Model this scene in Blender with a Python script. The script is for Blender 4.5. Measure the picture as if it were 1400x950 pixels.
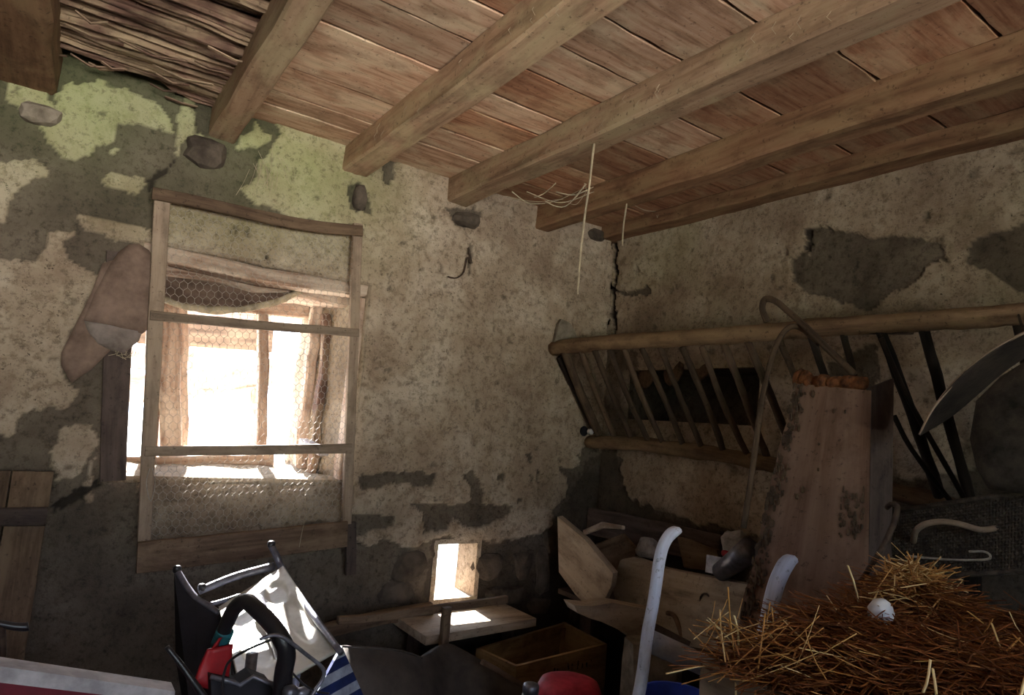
import bpy, bmesh, math, random
import numpy as np
from mathutils import Vector, Matrix
random.seed(7); rng = np.random.default_rng(7)
for o in list(bpy.data.objects): bpy.data.objects.remove(o)
scn = bpy.context.scene; COL = scn.collection

# ---------------------------------------------------------------- camera geometry (frame 1400 x 950)
VX, VY = (2020., 690.), (60., 530.)                 # vanishing points of the room's X and Y axes
_a = np.array(VY) - (700, 475); _b = np.array(VX) - (700, 475)
F = math.sqrt(-(_a @ _b))
_Y = np.array([_a[0], -_a[1], -F]); _Y /= np.linalg.norm(_Y)
_X = np.array([_b[0], -_b[1], -F]); _X /= np.linalg.norm(_X)
R = np.array([_X, _Y, np.cross(_X, _Y)])
K, Z0 = 1.25, 0.3                                   # author units -> metres ; author floor height
CAMP = np.array([0., 0., 1.5])
def W(p):
    p = np.asarray(p, float); return (p - (0, 0, Z0)) * K
def P(px, py, ax, val):                              # point where the sight line meets a plane of the room
    d = R @ np.array([px - 700., 475. - py, -F]); i = 'XYZ'.index(ax)
    return CAMP + d * ((val - CAMP[i]) / d[i])
def depth(p): return -((R.T @ (np.asarray(p) - CAMP))[2])
def proj(p):                                         # (N,3) author -> pixels
    q = (np.asarray(p) - CAMP) @ R
    return 700 + q[..., 0] * F / -q[..., 2], 475 - q[..., 1] * F / -q[..., 2]

cd = bpy.data.cameras.new('camera'); cam = bpy.data.objects.new('camera', cd); COL.objects.link(cam)
cd.sensor_width = 36; cd.lens = F * 36 / 1400; cd.clip_start = .02
cam.matrix_world = Matrix([list(R[i]) + [float(W(CAMP)[i])] for i in range(3)] + [[0, 0, 0, 1]])
scn.camera = cam

# ---------------------------------------------------------------- light
w = bpy.data.worlds.new('sky'); scn.world = w; w.use_nodes = True
bg = w.node_tree.nodes['Background']; bg.inputs[0].default_value = (.72, .83, 1, 1); bg.inputs[1].default_value = 12.0
SUN_DIR = Vector((.10, 1, .74))                      # towards the sun
sd = bpy.data.lights.new('sun', 'SUN'); sd.energy = 80; sd.angle = .009; sd.color = (1, .97, .93)
so = bpy.data.objects.new('sun', sd); COL.objects.link(so); so.location = (0, 9, 9)
so.rotation_euler = SUN_DIR.to_track_quat('Z', 'Y').to_euler()
def area(name, loc, target, sx, sy, power, color, portal=False):
    l = bpy.data.lights.new(name, 'AREA'); l.shape = 'RECTANGLE'; l.size = sx; l.size_y = sy
    l.energy = power; l.color = color
    o = bpy.data.objects.new(name, l); COL.objects.link(o); o.location = W(loc)
    o.rotation_euler = (Vector(W(loc)) - Vector(W(target))).to_track_quat('Z', 'Y').to_euler()
    if portal: l.cycles.is_portal = True
    return o
# daylight thrown up from the sunlit yard through the open upper half of the stable door behind the camera
area('yard_bounce', (.1, -4.2, .36), (.9, 1.6, 2.3), 4.0, 2.6, 1800, (1, .92, .83))
# added lamp standing in for the far yard, lights the upper walls
area('yard_far_fill', (.1, -6.8, .95), (.9, 2.4, 1.9), 4.5, 1.5, 480, (1, .94, .86))
# cool daylight from the open yard sky entering the same door
area('door_daylight', (.1, -2.6, 2.3), (.9, 1.6, 1.0), 1.4, .9, 24, (.70, .78, 1))
area('window_portal', (.57, 2.97, 1.6), (.57, 1, 1.6), 1.1, 1.1, 1, (1, 1, 1), True)
area('hatch_portal', (1.46, 2.72, .9), (1.46, 1, .9), .4, .4, 1, (1, 1, 1), True)
vs = scn.view_settings
vs.view_transform = 'Standard'; vs.look = 'None'; vs.gamma = 1; vs.use_curve_mapping = False; vs.exposure = -0.14

# ---------------------------------------------------------------- numpy noise
_T = rng.random((64, 64, 64)).astype(np.float32)
def vnoise(p):
    p = np.asarray(p, float); i = np.floor(p).astype(int); f = p - i; f = f * f * (3 - 2 * f); r = 0
    for dx in (0, 1):
        for dy in (0, 1):
            for dz in (0, 1):
                wt = (f[..., 0] if dx else 1 - f[..., 0]) * (f[..., 1] if dy else 1 - f[..., 1]) * (f[..., 2] if dz else 1 - f[..., 2])
                r = r + wt * _T[(i[..., 0] + dx) & 63, (i[..., 1] + dy) & 63, (i[..., 2] + dz) & 63]
    return r * 2 - 1
def fbm(p, s, o=4):
    p = np.asarray(p, float) * s; r = 0; a = 1; t = 0
    for k in range(o):
        r = r + a * vnoise(p + 17.3 * k); t += a; a *= .5; p = p * 2.03
    return r / t
def inpoly(x, y, poly):
    poly = np.asarray(poly, float); r = np.zeros(x.shape, bool); j = len(poly) - 1
    for i in range(len(poly)):
        xi, yi = poly[i]; xj, yj = poly[j]
        if yi != yj:
            r ^= ((yi > y) != (yj > y)) & (x < (xj - xi) * (y - yi) / (yj - yi) + xi)
        j = i
    return r

# ---------------------------------------------------------------- materials
def lin(c): return tuple((v / 12.92 if v <= .04045 else ((v + .055) / 1.055) ** 2.4) for v in [k / 255 for k in c]) + (1,)
class NT:
    def __init__(s, name, rough=.85):
        s.m = bpy.data.materials.new(name); s.m.use_nodes = True; s.t = s.m.node_tree; s.n = s.t.nodes; s.l = s.t.links
        s.b = s.n['Principled BSDF']; s.b.inputs['Roughness'].default_value = rough
        s.b.inputs['Specular IOR Level'].default_value = .25
    def coord(s, kind='Object'): return s.n.new('ShaderNodeTexCoord').outputs[kind]
    def attr(s, name, out='Vector'):
        a = s.n.new('ShaderNodeAttribute'); a.attribute_name = name; return a.outputs[out]
    def mapping(s, v, sc, loc=(0, 0, 0)):
        m = s.n.new('ShaderNodeMapping'); m.inputs['Scale'].default_value = sc; m.inputs['Location'].default_value = loc
        s.l.new(v, m.inputs[0]); return m.outputs[0]
    def noise(s, v, sc, det=5, rough=.6, dist=0):
        n = s.n.new('ShaderNodeTexNoise'); n.inputs['Scale'].default_value = sc; n.inputs['Detail'].default_value = det
        n.inputs['Roughness'].default_value = rough; n.inputs['Distortion'].default_value = dist
        s.l.new(v, n.inputs['Vector']); return n.outputs[0]
    def ramp(s, fac, stops):
        r = s.n.new('ShaderNodeValToRGB'); e = r.color_ramp.elements
        while len(e) < len(stops): e.new(.5)
        for k, (p, c) in enumerate(stops):
            e[k].position = p; e[k].color = c if len(c) == 4 else tuple(c) + (1,)
        s.l.new(fac, r.inputs[0]); return r.outputs[0]
    def mix(s, fac, a, b, mode='MIX'):
        m = s.n.new('ShaderNodeMix'); m.data_type = 'RGBA'; m.blend_type = mode
        for k, v in ((0, fac), (6, a), (7, b)):
            if isinstance(v, (int, float)): m.inputs[k].default_value = v
            elif isinstance(v, tuple): m.inputs[k].default_value = v
            else: s.l.new(v, m.inputs[k])
        return m.outputs[2]
    def math(s, op, a, b=0.):
        m = s.n.new('ShaderNodeMath'); m.operation = op
        for k, v in enumerate((a, b)):
            if isinstance(v, (int, float)): m.inputs[k].default_value = v
            else: s.l.new(v, m.inputs[k])
        return m.outputs[0]
    def bump(s, h, st=.4, d=.01, prev=None):
        b = s.n.new('ShaderNodeBump'); b.inputs['Strength'].default_value = st; b.inputs['Distance'].default_value = d
        s.l.new(h, b.inputs['Height'])
        if prev is not None: s.l.new(prev, b.inputs['Normal'])
        return b.outputs[0]
    def done(s, col, nrm=None):
        if isinstance(col, tuple): s.b.inputs['Base Color'].default_value = col
        else: s.l.new(col, s.b.inputs['Base Color'])
        if nrm is not None: s.l.new(nrm, s.b.inputs['Normal'])
        return s.m
def wood(name, dark, mid, light, patch=None, rough=.85, k=1., bump=.5, pamt=.6):
    t = NT(name, rough); g = t.attr('g')
    ri = t.n.new('ShaderNodeObjectInfo').outputs['Random']
    off = t.n.new('ShaderNodeVectorMath'); off.operation = 'ADD'; t.l.new(g, off.inputs[0])
    sc = t.math('MULTIPLY', ri, 37.); cx = t.n.new('ShaderNodeCombineXYZ')
    for q in range(3): t.l.new(sc, cx.inputs[q])
    t.l.new(cx.outputs[0], off.inputs[1]); g = off.outputs[0]
    grain = t.noise(t.mapping(g, (3 * k, 42 * k, 42 * k)), 1, 6, .65, .3)
    big = t.noise(t.mapping(g, (3.5, 8, 8)), 1, 4, .6, .6)
    base = t.ramp(grain, [(.3, lin(dark)), (.48, lin(mid)), (.7, lin(light))])
    p = patch or light
    base = t.mix(t.math('MULTIPLY', t.ramp(big, [(.45, (0, 0, 0)), (.62, (1, 1, 1))]), pamt), base, lin(p))
    d = t.noise(t.mapping(g, (5, 9, 9), (7, 3, 1)), 1, 5, .7)
    base = t.mix(t.ramp(d, [(.50, (0, 0, 0)), (.72, (.75, .75, .75))]), base, lin(dark))
    sp = t.noise(g, 55, 3, .7)
    base = t.mix(t.ramp(sp, [(.30, (.55, .55, .55)), (.40, (0, 0, 0))]), base, lin([c * .45 for c in dark]))
    tv = t.math('ADD', t.math('MULTIPLY', ri, .5), .72)
    hs = t.n.new('ShaderNodeHueSaturation'); t.l.new(base, hs.inputs['Color']); t.l.new(tv, hs.inputs['Value'])
    n = t.bump(grain, bump, .006); n = t.bump(sp, .3, .003, n)
    return t.done(hs.outputs[0], n)
def plain(name, col, rough=.6, var=.25, sc=14, metal=0., bump=.2, col2=None, spec=.3):
    t = NT(name, rough); c = t.coord(); n = t.noise(c, sc, 5, .65)
    c2 = lin(col2) if col2 else lin([v * (1 - var) for v in col])
    t.b.inputs['Metallic'].default_value = metal; t.b.inputs['Specular IOR Level'].default_value = spec
    n2 = t.noise(c, sc * 9, 3, .6)
    return t.done(t.ramp(n, [(.35, c2), (.62, lin(col))]), t.bump(n2, bump, .003))

def wall_mat():
    t = NT('old_plaster', .95); c = t.coord(); a = t.attr('mask', 'Color')
    sep = t.n.new('ShaderNodeSeparateColor'); t.l.new(a, sep.inputs[0]); pm, al, dk = sep.outputs
    n1 = t.noise(c, 3.2, 6, .65, .2); n2 = t.noise(c, 26, 6, .75); n3 = t.noise(c, 75, 3, .7)
    pl = t.ramp(n1, [(.33, lin((146, 126, 108))), (.5, lin((174, 156, 136))), (.68, lin((198, 184, 166)))])
    pl = t.mix(t.ramp(n2, [(.38, (.6, .6, .6)), (.50, (0, 0, 0))]), pl, lin((120, 104, 86)))
    pl = t.mix(t.ramp(n3, [(.30, (.9, .9, .9)), (.37, (0, 0, 0))]), pl, lin((70, 60, 50)))
    ba = t.ramp(n1, [(.35, lin((90, 80, 70))), (.52, lin((112, 101, 88))), (.7, lin((134, 122, 108)))])
    ba = t.mix(t.ramp(n2, [(.34, (.7, .7, .7)), (.48, (0, 0, 0))]), ba, lin((54, 46, 40)))
    col = t.mix(pm, ba, pl)
    g = t.mix(pm, lin((74, 88, 52)), lin((158, 176, 112)))
    col = t.mix(t.math('MULTIPLY', al, .62), col, g)
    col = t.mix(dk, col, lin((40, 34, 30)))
    n4 = t.noise(c, 44, 4, .8)
    col = t.mix(t.ramp(n4, [(.36, (.75, .75, .75)), (.47, (0, 0, 0))]), col, t.mix(.55, col, lin((40, 34, 30))))
    nn = t.bump(n2, .6, .014); nn = t.bump(n4, .6, .008, nn); nn = t.bump(n3, .5, .005, nn)
    return t.done(col, nn)
M_wall = wall_mat()
M_plank = wood('ceiling_board_wood', (132, 100, 78), (184, 148, 122), (210, 180, 156), (212, 196, 168), bump=.3)
M_plank2 = wood('ceiling_board_wood_red', (116, 78, 58), (164, 120, 92), (188, 150, 122), (190, 166, 134), bump=.3)
M_rough = wood('split_log_wood', (58, 40, 34), (112, 86, 74), (158, 132, 112), (176, 158, 128), k=.6, bump=1)
M_beam = wood('beam_wood', (118, 94, 74), (168, 138, 112), (194, 168, 140), (180, 166, 132), k=.5, bump=.3)
M_beamr = wood('beam_wood_brown', (92, 66, 48), (140, 106, 80), (168, 132, 102), (164, 138, 104), k=.5, bump=.3)
M_rail = wood('rail_wood', (72, 54, 42), (108, 86, 66), (136, 112, 88), (140, 118, 90), k=.6)
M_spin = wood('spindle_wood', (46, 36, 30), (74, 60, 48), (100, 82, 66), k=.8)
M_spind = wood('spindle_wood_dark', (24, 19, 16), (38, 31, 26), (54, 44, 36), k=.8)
M_frame = wood('frame_lath_wood', (100, 86, 74), (136, 118, 102), (160, 142, 124), k=.7, bump=.25)
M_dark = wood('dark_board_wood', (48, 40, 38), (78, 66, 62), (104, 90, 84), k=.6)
M_brown = wood('brown_board_wood', (70, 54, 42), (104, 84, 68), (136, 114, 92), k=.6)
M_crate = wood('crate_wood', (90, 70, 46), (140, 112, 78), (170, 142, 104), k=.8)
M_trough = wood('trough_wood', (112, 98, 86), (166, 150, 132), (196, 182, 164), (184, 168, 148), k=.4, bump=.3)
M_lean = wood('wormy_wood', (104, 78, 64), (138, 110, 94), (160, 134, 118), (148, 122, 106), k=.3, bump=.2)
M_rot = plain('rotten_wood', (138, 88, 52), .95, sc=30, col2=(70, 42, 28), bump=1)
M_paint = wood('blue_grey_painted_wood', (120, 124, 140), (176, 182, 202), (204, 208, 224), k=.4, bump=.2)
M_jambw = wood('weathered_window_wood', (118, 92, 78), (176, 150, 132), (206, 188, 172), (210, 198, 182), k=.7)
M_stone = plain('field_stone', (96, 86, 76), .95, sc=9, col2=(58, 50, 44), bump=.8)
M_pstone = plain('pale_stone', (150, 140, 126), .95, sc=12, col2=(104, 94, 82), bump=.8)
M_wire = plain('galvanised_wire', (176, 168, 158), .5, sc=60, spec=.5)
M_iron = plain('rusty_iron', (86, 72, 62), .7, sc=40, col2=(52, 40, 34), metal=.3)
M_sheet = plain('dark_sheet_iron', (66, 58, 52), .75, sc=8, col2=(34, 30, 28), bump=.6)
M_sack = plain('brown_sacking', (138, 116, 104), .95, sc=9, col2=(100, 82, 72), bump=.6)
M_sackg = plain('grey_sacking_lining', (142, 130, 124), .95, sc=12, col2=(104, 92, 86), bump=.6)
M_web = plain('dusty_cobweb', (190, 176, 150), .95, sc=20)
M_white = plain('white_plastic', (214, 210, 200), .4, sc=8, col2=(176, 170, 158), bump=.05, spec=.5)
M_metal = plain('grey_metal', (128, 128, 140), .4, sc=30, metal=.6, bump=.1, spec=.5)
M_black = plain('black_plastic', (38, 36, 40), .38, sc=20, bump=.1, spec=.5)
M_blackdull = plain('black_sheet', (40, 38, 44), .8, sc=12)
M_red = plain('red_plastic', (176, 30, 38), .45, sc=14, col2=(132, 22, 30))
M_redp = plain('red_paint', (120, 26, 44), .6, sc=10)
M_pink = plain('faded_red_plastic', (196, 60, 78), .55, sc=16, col2=(150, 34, 52), bump=.3)
M_blue = plain('blue_plastic', (28, 70, 200), .4, sc=14)
M_teal = plain('teal_tape', (40, 110, 118), .6)
M_navy = plain('navy_canvas', (30, 44, 96), .8)
M_canvas = plain('white_canvas', (168, 174, 190), .8)
M_tarp = plain('grey_tarpaulin', (78, 70, 64), .8, sc=5, col2=(48, 42, 40), bump=.4)
M_whitep = plain('white_paint', (196, 190, 192), .6, sc=12, col2=(150, 144, 146))
M_dsack = plain('dark_sacking', (76, 68, 60), .95, sc=12, col2=(34, 30, 28), bump=1)
M_egg = plain('white_eggshell', (220, 222, 230), .5, sc=6, var=.05, bump=.02)
M_clear = plain('crumpled_film', (168, 160, 154), .3, sc=20, col2=(120, 112, 106), bump=.8, spec=.6)
M_wick = plain('old_wicker', (84, 74, 66), .9, sc=40, col2=(48, 42, 38), bump=.8)
M_ground = plain('pale_gravel', (206, 200, 186), .95, sc=5, col2=(170, 164, 148))
M_earth = plain('earth_floor', (74, 62, 52), .95, sc=4, col2=(50, 42, 36), bump=.8)
M_hedge = plain('hedge_leaves', (74, 98, 44), .9, sc=6, col2=(44, 62, 28), bump=1)
M_ink = plain('faded_ink', (52, 40, 34), .9)
M_cup = plain('brown_leather', (128, 102, 82), .85, sc=10, col2=(58, 44, 34))
M_text = M_ink
def straw_mat():
    t = NT('straw', .6); tone = t.attr('tone', 'Fac')
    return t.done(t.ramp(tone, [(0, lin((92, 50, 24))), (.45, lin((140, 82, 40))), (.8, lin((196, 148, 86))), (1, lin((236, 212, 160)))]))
M_straw = straw_mat()

# ---------------------------------------------------------------- mesh builder (author coordinates)
class MB:
    def __init__(s): s.v = []; s.f = []; s.g = []
    def add(s, vs, fs, gs=None):
        n = len(s.v); s.v += [tuple(map(float, v)) for v in vs]; s.f += [tuple(i + n for i in f) for f in fs]
        s.g += [tuple(map(float, g)) for g in (gs if gs is not None else vs)]
    def beam(s, pts, w, h, side, seg=None, jit=0., cham=.15, wv=None, caps=True):
        """rectangular bar with worn edges along the polyline pts; side = direction of width"""
        pts = [np.asarray(p, float) for p in pts]
        if seg and len(pts) == 2:
            a, b = pts; pts = [a + (b - a) * k / seg for k in range(seg + 1)]
        off = rng.random(3) * 9; L = 0; vs = []; gs = []; n = len(pts); side = np.asarray(side, float)
        for k, p in enumerate(pts):
            d = pts[min(k + 1, n - 1)] - pts[max(k - 1, 0)]; d /= np.linalg.norm(d)
            sd_ = side - d * (side @ d); sd_ /= np.linalg.norm(sd_); up = np.cross(sd_, d)
            ww = (w[k] if isinstance(w, (list, tuple)) else w) / 2; hh = (h[k] if isinstance(h, (list, tuple)) else h) / 2
            c = min(ww, hh) * cham * 2
            if k: L += np.linalg.norm(pts[k] - pts[k - 1])
            for (x, y) in ((-ww + c, -hh), (ww - c, -hh), (ww, -hh + c), (ww, hh - c), (ww - c, hh), (-ww + c, hh), (-ww, hh - c), (-ww, -hh + c)):
                q = p + sd_ * x + up * y
                if jit: q = q + (fbm(np.array(q) + off, 9, 2) * sd_ + fbm(np.array(q) + off + 5, 9, 2) * up) * jit * 2
                vs.append(q); gs.append(np.array([L, x, y]) * K + off)
        fs = [(8 * k + j, 8 * k + (j + 1) % 8, 8 * k + 8 + (j + 1) % 8, 8 * k + 8 + j) for k in range(n - 1) for j in range(8)]
        if caps: fs += [tuple(range(7, -1, -1)), tuple(range(8 * n - 8, 8 * n))]
        s.add(vs, fs, gs); return s
    def tube(s, pts, r, sides=8, jit=0., flat=1.):
        pts = [np.asarray(p, float) for p in pts]; n = len(pts); off = rng.random(3) * 9; L = 0; vs = []; gs = []
        d0 = pts[1] - pts[0]; ref = np.array([0, 0, 1.]) if abs(d0[2]) < .8 * np.linalg.norm(d0) else np.array([1., 0, 0])
        for k, p in enumerate(pts):
            d = pts[min(k + 1, n - 1)] - pts[max(k - 1, 0)]; d /= np.linalg.norm(d)
            u = ref - d * (ref @ d); u /= np.linalg.norm(u); ref = u; v = np.cross(d, u)
            rr = r[k] if isinstance(r, (list, tuple, np.ndarray)) else r
            if k: L += np.linalg.norm(pts[k] - pts[k - 1])
            for j in range(sides):
                a = 2 * math.pi * j / sides; q_r = rr * (1 + (jit * fbm(p * 7 + j * 1.7, 3, 2) * 2 if jit else 0))
                vs.append(p + u * math.cos(a) * q_r + v * math.sin(a) * q_r * flat)
                gs.append(np.array([L, math.cos(a) * rr, math.sin(a) * rr]) * K + off)
        fs = [(sides * k + j, sides * k + (j + 1) % sides, sides * (k + 1) + (j + 1) % sides, sides * (k + 1) + j) for k in range(n - 1) for j in range(sides)]
        fs += [tuple(range(sides - 1, -1, -1)), tuple(range(sides * (n - 1), sides * n))]
        s.add(vs, fs, gs); return s
    def hexa(s, q, gax=None):
        """8 corners: bottom loop 0-3, top loop 4-7"""
        q = [np.asarray(p, float) for p in q]
        if gax is None:
            e = [q[1] - q[0], q[3] - q[0], q[4] - q[0]]; gax = max(range(3), key=lambda i: np.linalg.norm(e[i]))
            a = e[gax]
        else: a = np.asarray(gax, float)
        a = a / np.linalg.norm(a); t = np.array([0, 0, 1.]) if abs(a[2]) < .8 else np.array([1., 0, 0])
        u = np.cross(a, t); u /= np.linalg.norm(u); v = np.cross(a, u); off = rng.random(3) * 9
        s.add(q, [(3, 2, 1, 0), (4, 5, 6, 7), (0, 1, 5, 4), (1, 2, 6, 5), (2, 3, 7, 6), (3, 0, 4, 7)],
              [np.array([p @ a, p @ u, p @ v]) * K + off for p in q]); return s
    def box(s, lo, hi, gax=None):
        x0, y0, z0 = lo; x1, y1, z1 = hi
        return s.hexa([(x0, y0, z0), (x1, y0, z0), (x1, y1, z0), (x0, y1, z0), (x0, y0, z1), (x1, y0, z1), (x1, y1, z1), (x0, y1, z1)], gax)
    def slab(s, poly, thick, gdir=None):
        """polygon of 3D points extruded by the vector thick"""
        poly = [np.asarray(p, float) for p in poly]; n = len(poly); th = np.asarray(thick, float)
        a = np.asarray(gdir, float) if gdir is not None else poly[1] - poly[0]
        a = a / np.linalg.norm(a); u = np.cross(a, th); u /= np.linalg.norm(u); v = np.cross(a, u); off = rng.random(3) * 9
        vs = poly + [p + th for p in poly]
        fs = [tuple(range(n - 1, -1, -1)), tuple(range(n, 2 * n))] + [(i, (i + 1) % n, n + (i + 1) % n, n + i) for i in range(n)]
        s.add(vs, fs, [np.array([p @ a, p @ u, p @ v]) * K + off for p in vs]); return s
    def surf(s, c, nu, nv, disp=None, thick=.004):
        """sheet over 4 corners c (bilinear), displaced along its normal, with thickness"""
        c = [np.asarray(p, float) for p in c]; nrm = np.cross(c[1] - c[0], c[3] - c[0]); nrm /= np.linalg.norm(nrm)
        vs = []
        for t in (0, thick):
            for j in range(nv + 1):
                for i in range(nu + 1):
                    u, v = i / nu, j / nv
                    p = c[0] * (1 - u) * (1 - v) + c[1] * u * (1 - v) + c[2] * u * v + c[3] * (1 - u) * v
                    d = disp(u, v, p) if disp else 0
                    vs.append(p + (nrm * d if np.ndim(d) == 0 else np.asarray(d)) - nrm * t)
        m = nu + 1; N = m * (nv + 1); fs = []
        for j in range(nv):
            for i in range(nu):
                a = j * m + i; fs.append((a, a + 1, a + m + 1, a + m)); fs.append((N + a, N + a + m, N + a + m + 1, N + a + 1))
        for i in range(nu):
            a = i; fs.append((a, N + a, N + a + 1, a + 1)); a = nv * m + i; fs.append((a, a + 1, N + a + 1, N + a))
        for j in range(nv):
            a = j * m; fs.append((a, a + m, N + a + m, N + a)); a = j * m + nu; fs.append((a, N + a, N + a + m, a + m))
        s.add(vs, fs, [p * K for p in map(np.asarray, vs)]); return s
    def ring(s, prof, center, n=20, sx=1, sy=1, ax=(0, 0, 1), jit=0):
        """lathe: prof = [(r, h)...] around axis ax"""
        a = Vector(ax).to_track_quat('Z', 'Y').to_matrix(); vs = []; c = np.asarray(center, float)
        for r, h in prof:
            for k in range(n):
                t = 2 * math.pi * k / n; q = np.array(a @ Vector((r * math.cos(t) * sx, r * math.sin(t) * sy, h)))
                if jit: q = q * (1 + jit * float(fbm((c + q)[None] * 3, 9, 2)[0]))
                vs.append(c + q)
        fs = [(k2 * n + k, k2 * n + (k + 1) % n, (k2 + 1) * n + (k + 1) % n, (k2 + 1) * n + k) for k2 in range(len(prof) - 1) for k in range(n)]
        fs += [tuple(range(n - 1, -1, -1)), tuple(range(n * (len(prof) - 1), n * len(prof)))]
        s.add(vs, fs, [p * K for p in vs]); return s
    def blob(s, c, r, sub=2, amp=.25, fr=6):
        bm = bmesh.new(); bmesh.ops.create_icosphere(bm, subdivisions=sub, radius=1); c = np.asarray(c, float); r = np.asarray(r, float)
        V = np.array([v.co[:] for v in bm.verts]); Fc = [tuple(v.index for v in f.verts) for f in bm.faces]; bm.free()
        V = np.sign(V) * np.abs(V) ** .75
        V = V * (1 + amp * fbm(V * r * fr + c * 9, 1, 3))[:, None]; V = c + V * r
        s.add(V, Fc, V * K); return s
def obj(name, mb, mat, parent=None, smooth=False, loc=None, sub=0):
    V = W(np.array(mb.v)); org = np.zeros(3)
    if parent is not None: org = np.array(parent['_o'])
    elif loc is not None: org = W(loc)
    me = bpy.data.meshes.new(name); me.from_pydata((V - org).tolist(), [], mb.f); me.validate()
    if len(me.vertices) == len(mb.g):
        at = me.attributes.new('g', 'FLOAT_VECTOR', 'POINT'); at.data.foreach_set('vector', np.array(mb.g, np.float32).ravel())
    if smooth: me.polygons.foreach_set('use_smooth', [True] * len(me.polygons))
    me.materials.append(mat); o = bpy.data.objects.new(name, me); COL.objects.link(o)
    if parent is not None: o.parent = parent; o['_o'] = [float(x) for x in org]
    else: o.location = org; o['_o'] = [float(x) for x in org]
    bm = bmesh.new(); bm.from_mesh(me); bmesh.ops.recalc_face_normals(bm, faces=bm.faces); bm.to_mesh(me); bm.free()
    if sub:
        md = o.modifiers.new('sub', 'SUBSURF'); md.levels = md.render_levels = sub
    return o
def tag(o, label, cat, group=None):
    o['label'] = label; o['category'] = cat
    if group: o['group'] = group
    return o
def thing(name, label, cat, loc, group=None):
    o = bpy.data.objects.new(name, None); COL.objects.link(o); l = W(loc); o.location = l; o['_o'] = [float(x) for x in l]
    o.empty_display_size = .1
    return tag(o, label, cat, group)
def base(mbs_pts):                                   # base point of a set of points
    a = np.array(mbs_pts, float); return (a[:, 0].mean(), a[:, 1].mean(), a[:, 2].min())
def struct(o): o['kind'] = 'structure'; return o
def pxw(p, n): return n * depth(p) / F               # n pixels at point p, in author units
def smoothpath(pts, n=4):
    pts = [np.asarray(p, float) for p in pts]; out = []
    for i in range(len(pts) - 1):
        p0 = pts[max(i - 1, 0)]; p1 = pts[i]; p2 = pts[i + 1]; p3 = pts[min(i + 2, len(pts) - 1)]
        for k in range(n):
            t = k / n
            out.append(.5 * ((2 * p1) + (-p0 + p2) * t + (2 * p0 - 5 * p1 + 4 * p2 - p3) * t * t + (-p0 + 3 * p1 - 3 * p2 + p3) * t ** 3))
    return out + [pts[-1]]

# ================================================================ STRUCTURE
YW, XW, ZC = 2.4, 2.22, 2.5
XL, YF = -1.15, -1.65
WIN = (.20, .97, 1.25, 1.99)                         # window opening in the wall: x0 x1 z0 z1
HAT = (1.375, 1.56, .79, 1.005)

# ---- window wall -------------------------------------------------
def coords(a, b, step, keep):
    c = list(np.arange(a, b, step)) + [b]
    for k in keep:
        i = int(np.argmin(np.abs(np.array(c) - k))); c[i] = k
    return np.array(sorted(set(c)))
P_BACK_PLASTER = [
 [(12,100),(22,108),(45,112),(62,125),(75,150),(84,120),(100,108),(106,120),(140,116),(168,122),(192,130),(215,145),(233,163),(240,180),(215,178),(182,172),(160,170),(158,185),(150,198),(130,201),(120,215),(108,221),(80,220),(66,200),(55,168),(30,152),(12,136)],
 [(-80,222),(0,224),(40,212),(60,225),(66,241),(44,244),(25,255),(15,280),(5,305),(-80,330)],
 [(138,245),(150,235),(195,238),(202,255),(190,266),(152,255)],
 [(250,132),(266,134),(269,175),(276,186),(257,186),(246,222),(240,212),(243,182),(241,160)],
 [(430,150),(378,165),(384,185),(368,205),(352,222),(348,240),(344,252),(327,256),(334,266),(348,280),(420,300),(500,312),(520,300),(560,240),(490,180)],
 [(330,186),(352,172),(372,190),(350,204),(318,204)],
 [(-80,350),(0,352),(55,356),(60,338),(65,322),(82,316),(100,318),(88,334),(98,352),(118,370),(136,377),(152,350),(150,400),(120,440),(92,480),(88,505),(104,536),(92,550),(62,562),(36,566),(24,578),(20,597),(-80,600)],
 [(100,292),(150,300),(212,316),(212,334),(160,330),(140,322),(112,318)],
 [(76,586),(86,579),(124,580),(130,600),(122,636),(100,655),(76,660),(72,620)],
 [(215,268),(500,330),(500,420),(205,380)],
 [(140,590),(200,650),(200,690),(150,680),(112,690)],
 [(-80,480),(-20,520),(-60,600)],
 [(152,202),(163,203),(160,212),(150,210)],
]
P_SILL = [[(192,655),(476,655),(476,716),(430,716),(300,735),(192,742)]]
P_BACK_BARE = [
 [(476,258),(488,251),(503,266),(502,290),(484,291)], [(526,226),(543,222),(541,240),(536,256),(526,250)],
 [(606,290),(655,288),(648,306),(636,318),(618,306)],
 [(492,650),(520,645),(560,650),(582,647),(598,652),(588,664),(540,665),(492,668)],
 [(560,690),(590,688),(640,690),(704,691),(698,702),(678,714),(640,716),(612,712),(604,728),(572,726),(578,705)],
 [(478,704),(510,700),(536,706),(538,722),(500,728),(470,728)],
 [(634,648),(648,646),(656,668),(658,690),(640,690),(640,668)],
 [(717,617),(727,617),(726,632),(718,632)], [(734,632),(738,660),(733,664)], [(719,652),(727,656),(723,662)], [(764,636),(786,638),(802,650),(780,656),(766,646)],
 [(686,650),(696,650),(696,660),(686,660)], [(708,676),(713,676),(712,684),(708,684)], [(785,620),(797,622),(792,632)],
 [(640,335),(645,335),(642,380),(632,350)],
 [(-400,612),(0,604),(22,600),(60,640),(75,665),(140,690),(190,700),(300,800),(480,735),(500,745),(540,740),(575,742),(610,735),(645,738),(700,742),(740,730),(755,700),(770,680),(782,640),(800,610),(840,600),(900,700),(900,1300),(-400,1300)],
 [(136,470),(215,470),(215,700),(128,690)],
]
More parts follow.
